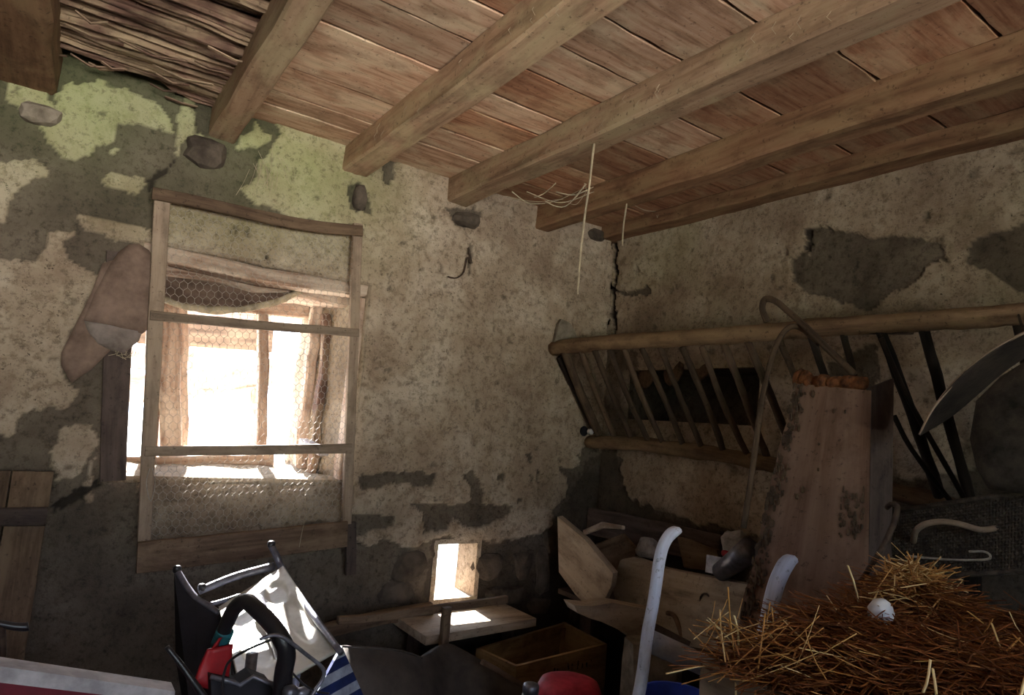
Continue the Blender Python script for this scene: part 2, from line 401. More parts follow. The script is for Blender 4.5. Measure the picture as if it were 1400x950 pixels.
D_BACK = [[(590,740),(655,738),(720,738),(765,700),(800,640),(830,610),(900,640),(900,1000),(560,1000)],
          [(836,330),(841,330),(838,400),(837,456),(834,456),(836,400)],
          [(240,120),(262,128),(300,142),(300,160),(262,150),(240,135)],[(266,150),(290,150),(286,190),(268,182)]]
def build_wall(name, us, vs_, place, nrm, plasters, bares, darks, base_pl, holes, green_tint, grime_shade, amp=.012, cracks=()):
    U, V = np.meshgrid(us, vs_); pos = place(U, V); shp = U.shape
    fl = pos.reshape(-1, 3)
    wx = fbm(fl + 3, 14, 3).reshape(shp); wy = fbm(fl + 31, 14, 3).reshape(shp); w2x = fbm(fl, 60, 2).reshape(shp); w2y = fbm(fl + 9, 60, 2).reshape(shp)
    px, py = proj(pos); px = px + wx * 12 + w2x * 2.2; py = py + wy * 12 + w2y * 2.2
    pm = np.full(shp, base_pl, float)
    for q in plasters: pm[inpoly(px, py, q)] = 1
    for q in bares: pm[inpoly(px, py, q)] = 0
    for q in (P_SILL if name == 'wall_back' else []): pm[inpoly(px, py, q)] = .6
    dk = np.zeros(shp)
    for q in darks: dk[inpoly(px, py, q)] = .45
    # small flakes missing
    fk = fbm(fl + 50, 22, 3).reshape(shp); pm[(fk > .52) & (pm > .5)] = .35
    dk = np.clip(dk + grime_shade(fl).reshape(shp), 0, .9); al = np.clip(green_tint(fl).reshape(shp), 0, 1)
    h = amp * fbm(fl, 3.5, 4).reshape(shp) + .004 * fbm(fl, 30, 3).reshape(shp)
    h = h + pm * .010 + (1 - pm) * .012 * fbm(fl + 70, 11, 4).reshape(shp)
    for poly, dd in cracks:
        m = inpoly(px, py, poly); h[m] -= dd; pm[m] = 0; dk[m] = .85
    edge = np.zeros(shp)
    for (a0, a1, b0, b1) in holes:                   # flatten towards openings so the reveal meets the wall
        d = np.maximum.reduce([a0 - U, U - a1, b0 - V, V - b1]); edge = np.maximum(edge, np.clip(1 - d / .03, 0, 1))
    h = h * (1 - edge)
    pos = pos + nrm * h[..., None]
    n0, n1 = shp; idx = np.arange(n0 * n1).reshape(shp)
    uc = (us[:-1] + us[1:]) / 2; vc = (vs_[:-1] + vs_[1:]) / 2; UC, VC = np.meshgrid(uc, vc); keep = np.ones(UC.shape, bool)
    for (a0, a1, b0, b1) in holes: keep &= ~((UC > a0) & (UC < a1) & (VC > b0) & (VC < b1))
    q = np.stack([idx[:-1, :-1], idx[:-1, 1:], idx[1:, 1:], idx[1:, :-1]], -1)[keep]
    V3 = W(pos.reshape(-1, 3)); me = bpy.data.meshes.new(name)
    me.vertices.add(len(V3)); me.vertices.foreach_set('co', V3.astype(np.float32).ravel())
    me.loops.add(q.size); me.loops.foreach_set('vertex_index', q.astype(np.int32).ravel())
    me.polygons.add(len(q)); me.polygons.foreach_set('loop_start', np.arange(0, q.size, 4, dtype=np.int32))
    me.update(calc_edges=True); me.polygons.foreach_set('use_smooth', [True] * len(q))
    ca = me.color_attributes.new('mask', 'FLOAT_COLOR', 'POINT')
    cc = np.stack([pm, al, dk, np.ones(shp)], -1).reshape(-1, 4).astype(np.float32); ca.data.foreach_set('color', cc.ravel())
    me.materials.append(M_wall); o = bpy.data.objects.new(name, me); COL.objects.link(o); o['_o'] = [0, 0, 0]
    return struct(o)
us = coords(XL, XW, .008, (WIN[0], WIN[1], HAT[0], HAT[1])); vz = coords(Z0, ZC + .06, .008, (WIN[2], WIN[3], HAT[2], HAT[3]))
def alg_light(p): return np.clip((p[:, 2] - 1.93) / .45, 0, 1) * np.clip((1.25 - p[:, 0]) / .55, 0, 1) * (.75 + .5 * fbm(p, 4, 3))  # algae, plus green light from the yard put into the colour
def gri_shade(p): return np.clip((1.0 - p[:, 2]) / .6, 0, .35) + .12 * np.clip(fbm(p + 8, 2.2, 3) * 2, 0, 1)  # random grime, plus painted shade deepening towards the floor
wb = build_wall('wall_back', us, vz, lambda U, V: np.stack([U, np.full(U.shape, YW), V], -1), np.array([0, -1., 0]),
    P_BACK_PLASTER + [[(495,150),(900,150),(900,1000),(470,1000)]], P_BACK_BARE, D_BACK, 0, [WIN, HAT], alg_light, gri_shade,
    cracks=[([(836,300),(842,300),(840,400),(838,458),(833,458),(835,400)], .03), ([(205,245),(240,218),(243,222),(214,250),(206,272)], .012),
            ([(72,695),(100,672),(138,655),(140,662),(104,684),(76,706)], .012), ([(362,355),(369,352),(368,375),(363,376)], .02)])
def wpart(name, parent, fn, mat=M_wall, mask=(.0, .0, .2), smooth=False):
    mb = MB(); fn(mb); o = obj(name, mb, mat, parent, smooth)
    ca = o.data.color_attributes.new('mask', 'FLOAT_COLOR', 'POINT')
    ca.data.foreach_set('color', np.tile(np.array(list(mask) + [1], np.float32), len(o.data.vertices))); return o
x0, x1, z0, z1 = WIN; hx0, hx1, hz0, hz1 = HAT; YO = 2.88
def masonry(mb):                                     # solid masonry behind the plaster, with the two openings
    ya, yb = YW + .03, YO
    mb.box((XL - .3, ya, Z0 - .2), (hx0 - .02, yb, hz0)); mb.box((hx0, ya, Z0 - .2), (hx1, yb, hz0 - .02)); mb.box((hx1, ya, Z0 - .2), (XW + .5, yb, hz0 - .02))
    mb.box((XL - .3, ya, hz0), (x0, yb, ZC + .4)); mb.box((x0, ya, hz0), (x1, yb, z0 - .02)); mb.box((x0, ya, z1 + .02), (x1, yb, ZC + .4))
    mb.box((x1, ya, hz0), (hx0 - .02, yb, ZC + .4)); mb.box((hx1 + .02, ya, hz0 - .02), (XW + .5, YW + .14, ZC + .4)); mb.box((hx1 + .5, ya, hz0 - .02), (XW + .5, yb, ZC + .4)); mb.box((hx1, YW + .14, hz1 + .65), (hx1 + .5, yb, ZC + .4)); mb.box((hx0 - .02, ya, hz1 + .02), (hx1 + .02, YW + .14, ZC + .4)); mb.box((hx0, YW + .14, hz1 + .65), (hx1, yb, ZC + .4))
wpart('masonry', wb, masonry)
def reveal_sheet(mb, c, disp=.012, n=24): mb.surf(c, n, n, lambda u, v, p: disp * float(fbm(p[None], 8, 3)[0]) * min(1, 6 * v), .02)
zso = 1.335
# reveal of the window: right jamb, left jamb, head, sill
def rj(mb): reveal_sheet(mb, [(x1, YW - .004, z0), (x1, YW - .004, z1), (x1 - .10, YO, z1), (x1 - .10, YO, z0)])
def lj(mb): reveal_sheet(mb, [(x0, YW - .004, z1), (x0, YW - .004, z0), (x0 - .02, YO, z0), (x0 - .02, YO, z1)])
def hd(mb): reveal_sheet(mb, [(x1, YW - .004, z1), (x0, YW - .004, z1), (x0 - .02, YO, z1 - .04), (x1 - .05, YO, z1 - .04)])
def sl(mb): reveal_sheet(mb, [(x0 - .005, YW - .004, z0), (x1 + .005, YW - .004, z0), (x1, YO, z0 + .02), (x0 - .02, YO, z0 + .02)], .018)
for nm, fn in (('window_jamb', rj), ('window_jamb', lj), ('window_head', hd), ('window_sill', sl)):
    wpart(nm, wb, fn, mask=(.85, .05, .05), smooth=True)
def hr(mb):
    a, b = YW - .003, YW + .15
    mb.box((hx0 - .02, a, hz0 - .02), (hx1 + .02, b, hz0)); mb.box((hx0 - .02, a, hz1), (hx1 + .02, b, hz1 + .02))
    mb.box((hx0 - .02, a, hz0), (hx0, b, hz1)); mb.box((hx1, a, hz0), (hx1 + .02, b, hz1))
wpart('hatch_reveal', wb, hr, mask=(1, 0, 0))
# stones showing in the lower wall
for (px, py, rx, ry) in ((672,775,26,20),(712,770,22,26),(738,782,14,34),(752,740,12,22),(690,812,34,14),(735,828,24,14),(775,745,14,18),(560,770,26,22),(538,812,34,18),(800,840,30,18)):
    c = P(px, py, 'Y', YW + .012); r = pxw(c, 1)
    dk = 0 if px > 480 else 1
    mb = MB(); mb.blob(c, (rx * r, .03, ry * r), 2, .75, 9); obj('stone', mb, M_stone, wb, False)
for (px, py, rx, ry, m_) in ((278,208,26,20,M_stone),(636,300,20,12,M_stone),(490,272,12,20,M_stone),(55,160,26,14,M_pstone),(815,322,16,9,M_stone),(832,655,14,26,M_pstone),(850,625,12,16,M_stone)):
    c = P(px, py, 'Y', YW + .005); r = pxw(c, 1)
    mb = MB(); mb.blob(c, (rx * r, .04, ry * r), 2, .75, 12); obj('stone', mb, m_, wb, False)

# ---- right wall -----------------------------------------------------
NI = (1.545, 2.235, 1.575, 1.80)                      # niche behind the rack (Y0,Y1,Z0,Z1)
R_BARE = [
 [(1085,378),(1092,350),(1112,352),(1114,318),(1150,316),(1200,330),(1290,332),(1298,358),(1262,372),(1240,392),(1190,420),(1150,416),(1110,398)],
 [(1318,352),(1330,330),(1400,305),(1600,280),(1600,390),(1400,400),(1350,370)],
 [(840,392),(868,396),(888,392),(884,404),(858,402)],[(838,372),(846,374),(842,380)],
 [(820,610),(850,612),(852,640),(850,665),(880,690),(920,698),(950,712),(1000,722),(1100,760),(1100,1300),(700,1300),(800,700)],
 [(1150,640),(1240,660),(1330,640),(1400,600),(1500,600),(1500,1000),(1150,1000)],
 [(1130,500),(1200,470),(1210,520),(1150,600)]]
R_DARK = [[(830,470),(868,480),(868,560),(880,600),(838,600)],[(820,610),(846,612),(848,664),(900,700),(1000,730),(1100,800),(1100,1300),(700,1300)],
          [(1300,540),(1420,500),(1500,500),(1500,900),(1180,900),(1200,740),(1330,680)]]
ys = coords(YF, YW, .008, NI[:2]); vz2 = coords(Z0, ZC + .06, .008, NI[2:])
def gri_shade2(p): return np.clip(.32 - np.abs(p[:, 2] - 1.93) * 2.2, 0, .3) + np.clip((1.15 - p[:, 2]) / .5, 0, .4)  # grime band at the rack rail, plus shade painted in lower down
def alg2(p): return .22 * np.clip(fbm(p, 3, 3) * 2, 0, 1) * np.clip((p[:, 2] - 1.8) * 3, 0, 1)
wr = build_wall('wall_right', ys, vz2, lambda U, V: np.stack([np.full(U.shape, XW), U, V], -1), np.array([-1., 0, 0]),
    [], R_BARE, R_DARK, 1, [NI], alg2, gri_shade2, amp=.014, cracks=[([(839,325),(845,325),(843,380),(843,440),(839,458),(836,458),(838,400)], .02), ([(1110,318),(1118,316),(1112,345),(1106,350)], .015)])
def rback(mb):
    a, b = XW + .03, XW + .5
    mb.box((a, YF - .3, Z0 - .2), (b, YW + .5, NI[2])); mb.box((a, YF - .3, NI[3]), (b, YW + .5, ZC + .4))
    mb.box((a, YF - .3, NI[2]), (b, NI[0], NI[3])); mb.box((a, NI[1], NI[2]), (b, YW + .5, NI[3])); mb.box((a + .25, NI[0], NI[2]), (b, NI[1], NI[3]))
wpart('masonry', wr, rback)
# ---- other walls, floor ------------------------------------------------
def simple_wall(name, boxes):
    mb = MB()
    for a, b in boxes: mb.box(a, b)
    o = struct(obj(name, mb, M_wall)); ca = o.data.color_attributes.new('mask', 'FLOAT_COLOR', 'POINT')
    ca.data.foreach_set('color', np.tile(np.array([.8, .1, .1, 1], np.float32), len(o.data.vertices))); return o
simple_wall('wall_left', [((XL - .3, YF - .3, Z0 - .2), (XL, YW + .03, ZC + .4))])
DX0, DX1, DZ0, DZ1 = -.65, .62, 1.26, 2.2
simple_wall('wall_front', [((XL, YF - .3, Z0 - .2), (DX0, YF, ZC + .4)), ((DX1, YF - .3, Z0 - .2), (XW + .03, YF, ZC + .4)),
                           ((DX0, YF - .3, DZ1), (DX1, YF, ZC + .4))])
mb = MB()
for k in range(7):
    a = DX0 + .186 * k; mb.box((a, YF - .12, Z0), (a + .18, YF - .09, DZ0), (0, 0, 1))
mb.box((DX0, YF - .09, Z0 + .15), (DX1, YF - .07, Z0 + .25)); mb.box((DX0, YF - .09, DZ0 - .2), (DX1, YF - .07, DZ0 - .1))
struct(obj('door_1', mb, M_brown))
mb = MB(); mb.surf([(XL, YF, Z0), (XW, YF, Z0), (XW, YW, Z0), (XL, YW, Z0)], 60, 60, lambda u, v, p: .012 * float(fbm(p[None], 3, 3)[0]), .1)
struct(obj('floor', mb, M_earth, smooth=True))
mb = MB(); mb.surf([(-40, -30, Z0 - .12), (40, -30, Z0 - .12), (40, 50, Z0 - .12), (-40, 50, Z0 - .12)], 4, 4, None, .1)
struct(obj('yard_ground', mb, M_ground))

# ---- ceiling boards -------------------------------------------------------
mb = MB(); mb.box((XL - .2, YF - .2, ZC + .035), (XW + .4, YW + .4, ZC + .3)); ceil = struct(obj('ceiling', mb, M_dark))
BAYS = [(.335, .835, [YW + .05, 2.25, 2.139, 1.957, 1.658, 1.473, 1.317, 1.10, .85, .62, .35, .1], M_plank),
        (.835, 1.325, [YW + .05, 2.15, 1.99, 1.80, 1.665, 1.48, 1.325, 1.158, .93, .68, .42, .15], M_plank),
        (1.325, 1.765, [YW + .05, 2.2, 1.93, 1.62, 1.38, 1.155, .87, .59, .3, .05], M_plank2),
        (1.765, XW + .03, [YW + .05, 2.1, 1.66, 1.40, 1.15, .87, .6, .3, .05], M_plank2)]
for bx0, bx1, seams, mt in BAYS:
    seams = seams + list(np.arange(seams[-1] - .25, YF, -.25)) + [YF]
    for a, b in zip(seams[:-1], seams[1:]):
        g = .0035 + random.random() * .003; dz = random.uniform(-.001, .001); t1, t2 = random.uniform(-.001, .001), random.uniform(-.001, .001)
        mb = MB(); n = 8; c = []
        for k in range(n + 1):
            u = k / n; x = bx0 + (bx1 - bx0) * u; j1 = random.uniform(-.0025, .0025); j2 = random.uniform(-.0025, .0025)
            c.append((x, a - g + j1, b + g + j2, ZC + dz + t1 * u + random.uniform(-.001, .001), ZC + dz + t2 * u + random.uniform(-.001, .001)))
        vs_ = []; fs = []; gs = []; off = rng.random(3) * 9
        for (x, ya, yb, za, zb) in c:
            for q in ((x, yb + .0, zb + .0015), (x, yb + .0015, zb), (x, ya - .0015, za), (x, ya, za + .0015), (x, ya, ZC + .04), (x, yb, ZC + .04)):
                vs_.append(q); gs.append(np.array(q) * K + off)
        for k in range(n):
            for j in range(6): fs.append((6 * k + j, 6 * k + (j + 1) % 6, 6 * k + 6 + (j + 1) % 6, 6 * k + 6 + j))
        fs += [tuple(range(5, -1, -1)), tuple(range(6 * n, 6 * n + 6))]
        mb.add(vs_, fs, gs); obj('plank', mb, mt if random.random() < .8 else (M_plank2 if mt is M_plank else M_plank), ceil)
# rough split-log ceiling in the left bay
y = YW + .03
while y > YF:
    wd = random.uniform(.09, .17); off = rng.random(3) * 9; xs = np.linspace(-1.1, .34, 130); nv = 18; vs_ = []; gs = []
    rag = 1. if y > YW else 0.
    Xg, Vg = np.meshgrid(xs, np.linspace(0, 1, nv + 1), indexing='ij'); O_ = np.zeros_like(Xg)
    yy = y - wd * Vg + .008 * vnoise(np.stack([Xg * 9, O_ + y * 7, Vg * 2], -1)) + rag * (.05 * vnoise(np.stack([Xg * 6, O_ + 1, O_ + 3], -1)) - .05) * (1 - Vg)
    g1 = fbm(np.stack([Xg * 2.2, yy * 38, O_ + 4], -1) + off, 1, 3); g2 = fbm(np.stack([Xg * 7, yy * 120, O_ + 9], -1) + off, 1, 2)
    zz = ZC - .012 + .022 * g1 + .006 * g2 + .02 * np.maximum(0, 1 - 8 * Vg * (1 - Vg))
    vs_ = list(np.stack([Xg, yy, zz], -1).reshape(-1, 3)); gs = list(np.stack([Xg, yy, O_], -1).reshape(-1, 3) * K + off)
    m_ = nv + 1; nt = len(xs); fs = [(i * m_ + j, i * m_ + j + 1, (i + 1) * m_ + j + 1, (i + 1) * m_ + j) for i in range(nt - 1) for j in range(nv)]
    mb = MB(); mb.add(vs_, fs, gs); obj('rough_plank', mb, M_rough, ceil, False); y -= wd * .97
for k in range(18):                                  # loose splinters and bark hanging from the split logs
    x = random.uniform(-.15, .25); yy = random.uniform(1.5, 2.38); L = random.uniform(.05, .2); mb = MB()
    mb.beam([(x, yy, ZC - .035), (x + L * .5, yy + random.uniform(-.01, .01), ZC - .042 - random.random() * .01), (x + L, yy, ZC - .035)], random.uniform(.006, .016), .004, (0, 1, 0), jit=.002)
    obj('bark_strip', mb, M_rough, ceil)

# ---- ceiling beams -------------------------------------------------------------
def ceiling_beam(name, x0, x1, w, zb, label, mt, y0=YW + .04, jit=.004, h=None):
    mb = MB(); zt = ZC + .004; h = zt - zb
    pts = [(x0 + (x1 - x0) * k / 24, y0 + (YF + .0 - y0) * k / 24, (zt + zb) / 2 + .002 * math.sin(k)) for k in range(25)]
    mb.beam(pts, w, h, (1, 0, 0), jit=jit, cham=.08)
    return tag(obj(name, mb, mt, None, False, loc=(x0, y0, zb)), label, 'beam')
ceiling_beam('ceiling_beam', -.17, -.30, .16, 2.375, 'rough rounded ceiling beam at the far left, over the green-stained wall', M_beamr, jit=.01)
ceiling_beam('ceiling_beam', .385, .315, .085, 2.385, 'narrow square ceiling beam ending above the top left corner of the wire frame', M_beam)
ceiling_beam('ceiling_beam', .86, .825, .100, 2.40, 'pale thick ceiling beam ending on the wall above the wire frame right corner', M_beam)
ceiling_beam('ceiling_beam', 1.31, 1.345, .10, 2.40, 'middle ceiling beam with the long pale string hanging under it', M_beam)
ceiling_beam('ceiling_beam', 1.765, 1.76, .085, 2.395, 'brown ceiling beam with a light upper edge, second from the right wall', M_beamr)
ceiling_beam('ceiling_beam', 2.18, 2.19, .12, 2.44, 'dark brown wall beam lying on top of the right plaster wall', M_beamr)


# ================================================================ WINDOW PARTS (behind the wire frame)
def pbeam(mb, a, b, ax, val, wpx, th, seg=8, jit=.002, cham=.1, side=None, w2=None):
    p, q = P(*a, ax, val), P(*b, ax, val if not isinstance(val, tuple) else val[1])
    d = q - p; nrm = {'Y': np.array([0, 1., 0]), 'X': np.array([1., 0, 0]), 'Z': np.array([0, 0, 1.])}[ax]
    sd_ = np.cross(d, nrm); w1 = pxw(p, wpx); w2_ = pxw(q, w2 if w2 else wpx)
    pts = [p + d * k / seg for k in range(seg + 1)]
    mb.beam(pts, [w1 + (w2_ - w1) * k / seg for k in range(seg + 1)], th, sd_, jit=jit, cham=cham); return mb
win = bpy.data.objects.new('window_1', None); COL.objects.link(win); l = W(((x0 + x1) / 2, 2.6, z0)); win.location = l; win['_o'] = [float(v) for v in l]; win['kind'] = 'structure'
yo = 2.80
def wp(name, fn, mat=M_jambw, smooth=False):
    mb = MB(); fn(mb); return obj(name, mb, mat, win, smooth)
wp('side_board', lambda m: (m.beam([P(205, 400, 'Y', yo) + (0, 0, .15), P(205, 632, 'Y', yo)], .05, .04, (1, 0, 0), seg=8, jit=.005)))
wp('side_board', lambda m: pbeam(m, (230, 395), (232, 622), 'Y', yo - .02, 26, .05, jit=.008))
wp('side_board', lambda m: pbeam(m, (249, 395), (249, 610), 'Y', yo + .02, 14, .03, jit=.006))

wp('lintel_board', lambda m: pbeam(m, (150, 392), (420, 417), 'Y', yo + .04, 40, .06, jit=.006))
def curved(m):
    pts = [P(x, y, 'Y', 4.2) for x, y in ((150, 530), (240, 530), (280, 522), (320, 514), (372, 508))]
    m.beam(smoothpath(pts), [pxw(pts[0], 40)] * 17, .05, (0, 0, 1), jit=.006)

wp('frame_post', lambda m: pbeam(m, (359, 430), (357, 612), 'Y', yo, 13, .04, jit=.004))
wp('frame_sill', lambda m: pbeam(m, (170, 634), (372, 628), 'Y', yo - .05, 18, .06, jit=.004))
# lintel timber at the inner face and the wooden posts in the right jamb
wp('inner_lintel', lambda m: m.beam([(x0 - .03, YW + .07, z1 - .015), ((x0 + x1) / 2, YW + .07, z1 - .03), (x1 + .03, YW + .07, z1 - .015)], .11, .055, (0, 1, 0), jit=.006), M_jambw)
wp('inner_lintel', lambda m: m.beam([(x0 - .03, YW + .25, z1 - .05), (x1 + .03, YW + .25, z1 - .05)], .22, .05, (0, 1, 0), seg=8, jit=.01), M_jambw)
wp('jamb_post', lambda m: m.beam([(x1 - .085, 2.74, z0), (x1 - .085, 2.74, z1)], .06, .045, (0, 1, 0), seg=10, jit=.01))
wp('jamb_post', lambda m: m.beam([(x1 - .062, 2.64, z0), (x1 - .065, 2.65, z1 - .1)], .05, .03, (0, 1, 0), seg=10, jit=.012), M_rough)
wp('jamb_post', lambda m: m.beam([(x1 - .015, 2.45, z0), (x1 - .015, 2.45, z1 - .05)], .07, .03, (0, 1, 0), seg=10, jit=.006), M_jambw)
def jst(m):
    for z, y, r in ((1.36, 2.5, .05), (1.47, 2.48, .06), (1.6, 2.5, .055), (1.42, 2.59, .045), (1.72, 2.52, .06), (1.56, 2.58, .04)): m.blob((x1 - .02 - (y - 2.4) * .2, y, z), (.03, r * .8, r), 2, .3)

mb = MB(); a = P(418, 590, 'X', .90)
tag(obj('timber_offcut', MB().beam([(.885, 2.46, 1.345), (.86, 2.64, 1.372)], .028, .04, (0, 0, 1), seg=4, jit=.002), M_whitep, None, loc=(.87, 2.55, 1.33)), 'small pale offcut of wood lodged in the right side of the window recess', 'offcut')
# dusty sheet sagging under the window lintel
def sag(u, v, p):
    s_ = math.sin(math.pi * min(1, u * .95)) ** .8
    return np.array([0, -.05 * v - .03 * s_ * v + .012 * float(fbm(p[None] + 2, 9, 3)[0]), (-.07 * s_ + .02 * (1 - u)) * v])
mb = MB(); mb.surf([P(222, 358, 'Y', 2.62), P(412, 386, 'Y', 2.66), P(408, 392, 'Y', 2.6), P(218, 418, 'Y', 2.50)], 28, 14, sag, .006)
hem = [Vector(mb.v[14 * 29 + i]) for i in range(29)]
dsh = thing('dusty_sheet', 'dusty brown sheet sagging under the window lintel behind the wire', 'sheet', P(300, 400, 'Y', 2.6)); dcl = obj('cloth', mb, M_sack, dsh, True)
mb = MB(); mb.tube([h[:] for h in hem], .012, 8, jit=.4); o = obj('rolled_hem', mb, M_web, dcl, True); o['label'] = 'pale dusty rolled hem'
# bright-edged board at the left of the window and dark board over the plaster
mb = MB(); pbeam(mb, (166, 345), (154, 657), 'Y', 2.372, 34, .016, jit=.0015, w2=31)
tag(obj('window_side_board', mb, M_dark, None, loc=P(150, 657, 'Y', 2.355)), 'dark upright board beside the left edge of the window, under the hanging sack', 'board')

# ================================================================ WIRE FRAME
yf = 2.325
fr = thing('wire_mesh_frame', 'wooden lath frame with chicken wire leaning over the window', 'frame', P(330, 770, 'Y', yf))
def fp(name, fn, mat=M_frame): mb = MB(); fn(mb); return obj(name, mb, mat, fr)
fp('stile', lambda m: pbeam(m, (222, 268), (196, 742), 'Y', yf, 20, .02, jit=.001, w2=16))
fp('stile', lambda m: pbeam(m, (489, 306), (473, 716), 'Y', yf, 13, .02, jit=.001, w2=13))
def toprail(m):
    pts = smoothpath([P(x, y, 'Y', yf - .015) for x, y in ((208, 264), (270, 276), (350, 294), (420, 308), (495, 316))])
    m.beam(pts, [pxw(pts[0], 17)] * len(pts), .018, (0, 0, 1), jit=.001)
fp('top_rail', toprail, M_brown)
def midrail(m):
    pts = smoothpath([P(x, y, 'Y', yf - .012) for x, y in ((205, 431), (300, 440), (400, 448), (490, 455))])
    m.beam(pts, [pxw(pts[0], 13)] * len(pts), .018, (0, 0, 1), jit=.001)
fp('cross_rail', midrail); fp('cross_rail', lambda m: pbeam(m, (198, 617), (480, 613), 'Y', yf - .012, 13, .018, jit=.001))
fp('bottom_board', lambda m: pbeam(m, (187, 762), (474, 730), 'Y', yf - .02, 42, .022, jit=.002, w2=34), M_brown)
fp('bottom_board', lambda m: pbeam(m, (480, 714), (478, 785), 'Y', yf + .02, 14, .02, jit=.002), M_dark)
def hexmesh():
    A, B, C_, D = [P(x, y, 'Y', yf + .002) for x, y in ((215, 275), (490, 318), (472, 715), (196, 742))]
    cw = .0235; mb = MB(); Wd = np.linalg.norm(B - A); H = np.linalg.norm(D - A); nx = int(Wd / cw) + 1; ny = int(H / (cw * .9)); r = .00075
    def pt(x, y):
        u, v = min(max(x / Wd, 0), 1), min(max(y / H, 0), 1)
        p = A * (1 - u) * (1 - v) + B * u * (1 - v) + C_ * u * v + D * (1 - u) * v
        return p + np.array([.004 * float(vnoise(np.array([[x * 9, y * 9, 1.]]))[0]), .012 * float(vnoise(np.array([[x * 6, y * 6, 5.]]))[0]), .004 * float(vnoise(np.array([[x * 9, y * 9, 3.]]))[0])])
    vs_ = []; fs = []
    def wire(p, q):
        d = q - p; L = np.linalg.norm(d)
        if L < .003: return
        d /= L; u = np.cross(d, (0, 1, 0)); u /= np.linalg.norm(u); v = np.cross(d, u); n = len(vs_)
        for e in (p, q):
            for a in (0, 2.094, 4.189): vs_.append(e + r * (u * math.cos(a) + v * math.sin(a)))
        for j in range(3): fs.append((n + j, n + (j + 1) % 3, n + 3 + (j + 1) % 3, n + 3 + j))
    for j in range(ny):
        for i in range(nx):
            x = (i + (.5 if j % 2 else 0)) * cw; y = j * cw * .9
            t = pt(x, y); b = pt(x, y + cw * .5); l = pt(x - cw * .5, y + cw * .9); rr = pt(x + cw * .5, y + cw * .9)
            wire(t, b); wire(b, l); wire(b, rr)
    mb.add(vs_, fs); return mb
o = obj('wire_netting', hexmesh(), M_wire, fr); o['kind'] = 'stuff'
# small loop of string and the rust-coloured twist hanging at the netting
mb = MB(); mb.tube(smoothpath([P(205, 640, 'Y', 2.29), P(200, 660, 'Y', 2.28), P(206, 685, 'Y', 2.28), P(212, 660, 'Y', 2.285), P(208, 640, 'Y', 2.29)]), .0012, 4)
tag(obj('wire_loop', mb, M_wire, None, loc=P(206, 685, 'Y', 2.28)), 'thin wire loop tied to the lower left stile of the wire frame', 'wire')
mb = MB(); mb.tube(smoothpath([P(417, 680, 'Y', 2.30), P(419, 700, 'Y', 2.295), P(414, 722, 'Y', 2.29), P(409, 748, 'Y', 2.285)]), .0012, 4)
tag(obj('straw_stem', mb, M_web, None, loc=P(409, 748, 'Y', 2.285)), 'single bent straw stem caught on the wire frame near its bottom board', 'straw')

# ================================================================ HANGING SACK
sk = thing('hanging_sack', 'brown folded sack hung over the upper left corner of the window', 'sack', P(100, 520, 'Y', 2.34))
def flap(name, outline, yv, mat, bulge=.012, th=.012):
    pts = [P(x, y, 'Y', yv) for x, y in outline]; c = np.mean(pts, 0); mb = MB(); rings = 6; n = len(pts); vs_ = []
    for side in (0, 1):
        for k in range(rings + 1):
            t = k / rings
            for p in pts:
                q = c + (p - c) * t; d = (bulge * (1 - t ** 2) + .006 * float(fbm(q[None] + side, 14, 3)[0])) if side == 0 else 0
                vs_.append(q + np.array([0, -d if side == 0 else th, 0]))
    N = n * (rings + 1); fs = []
    for side in (0, 1):
        for k in range(1, rings):
            for i in range(n):
                a = side * N + k * n + i; b = side * N + k * n + (i + 1) % n
                fs.append((a, b, b + n, a + n))
        for i in range(n):
            fs.append((side * N, side * N + n + i, side * N + n + (i + 1) % n))
    for i in range(n): a = rings * n + i; b = rings * n + (i + 1) % n; fs.append((a, b, N + b, N + a))
    mb.add(vs_, fs, [p * K for p in vs_]); return mb
obj('back_flap', flap('b', [(140,360),(125,400),(100,450),(84,482),(84,500),(98,524),(108,516),(125,505),(140,490),(160,470),(175,420),(170,350)], 2.352, M_sack), M_sack, sk, True)
obj('front_flap', flap('f', [(150,362),(162,345),(176,334),(190,333),(204,342),(214,358),(216,400),(210,440),(200,452),(195,456),(150,444),(114,438),(130,400)], 2.338, M_sack, .02), M_sack, sk, True)
o = obj('torn_lining', flap('t', [(115,438),(150,443),(196,450),(190,466),(178,476),(170,484),(150,478),(134,470),(120,455)], 2.342, M_sackg, .015), M_sackg, sk, True); o['label'] = 'torn grey lining'; lining = o
for k in range(9):
    mb = MB(); a = P(158 + k * 4, 478 + (k % 3) * 2, 'Y', 2.34); mb.tube([a, a + (random.uniform(-.01, .01), 0, -.012), a + (random.uniform(-.02, .02), 0, -.02)], .001, 4); obj('frayed_thread', mb, M_web, lining)

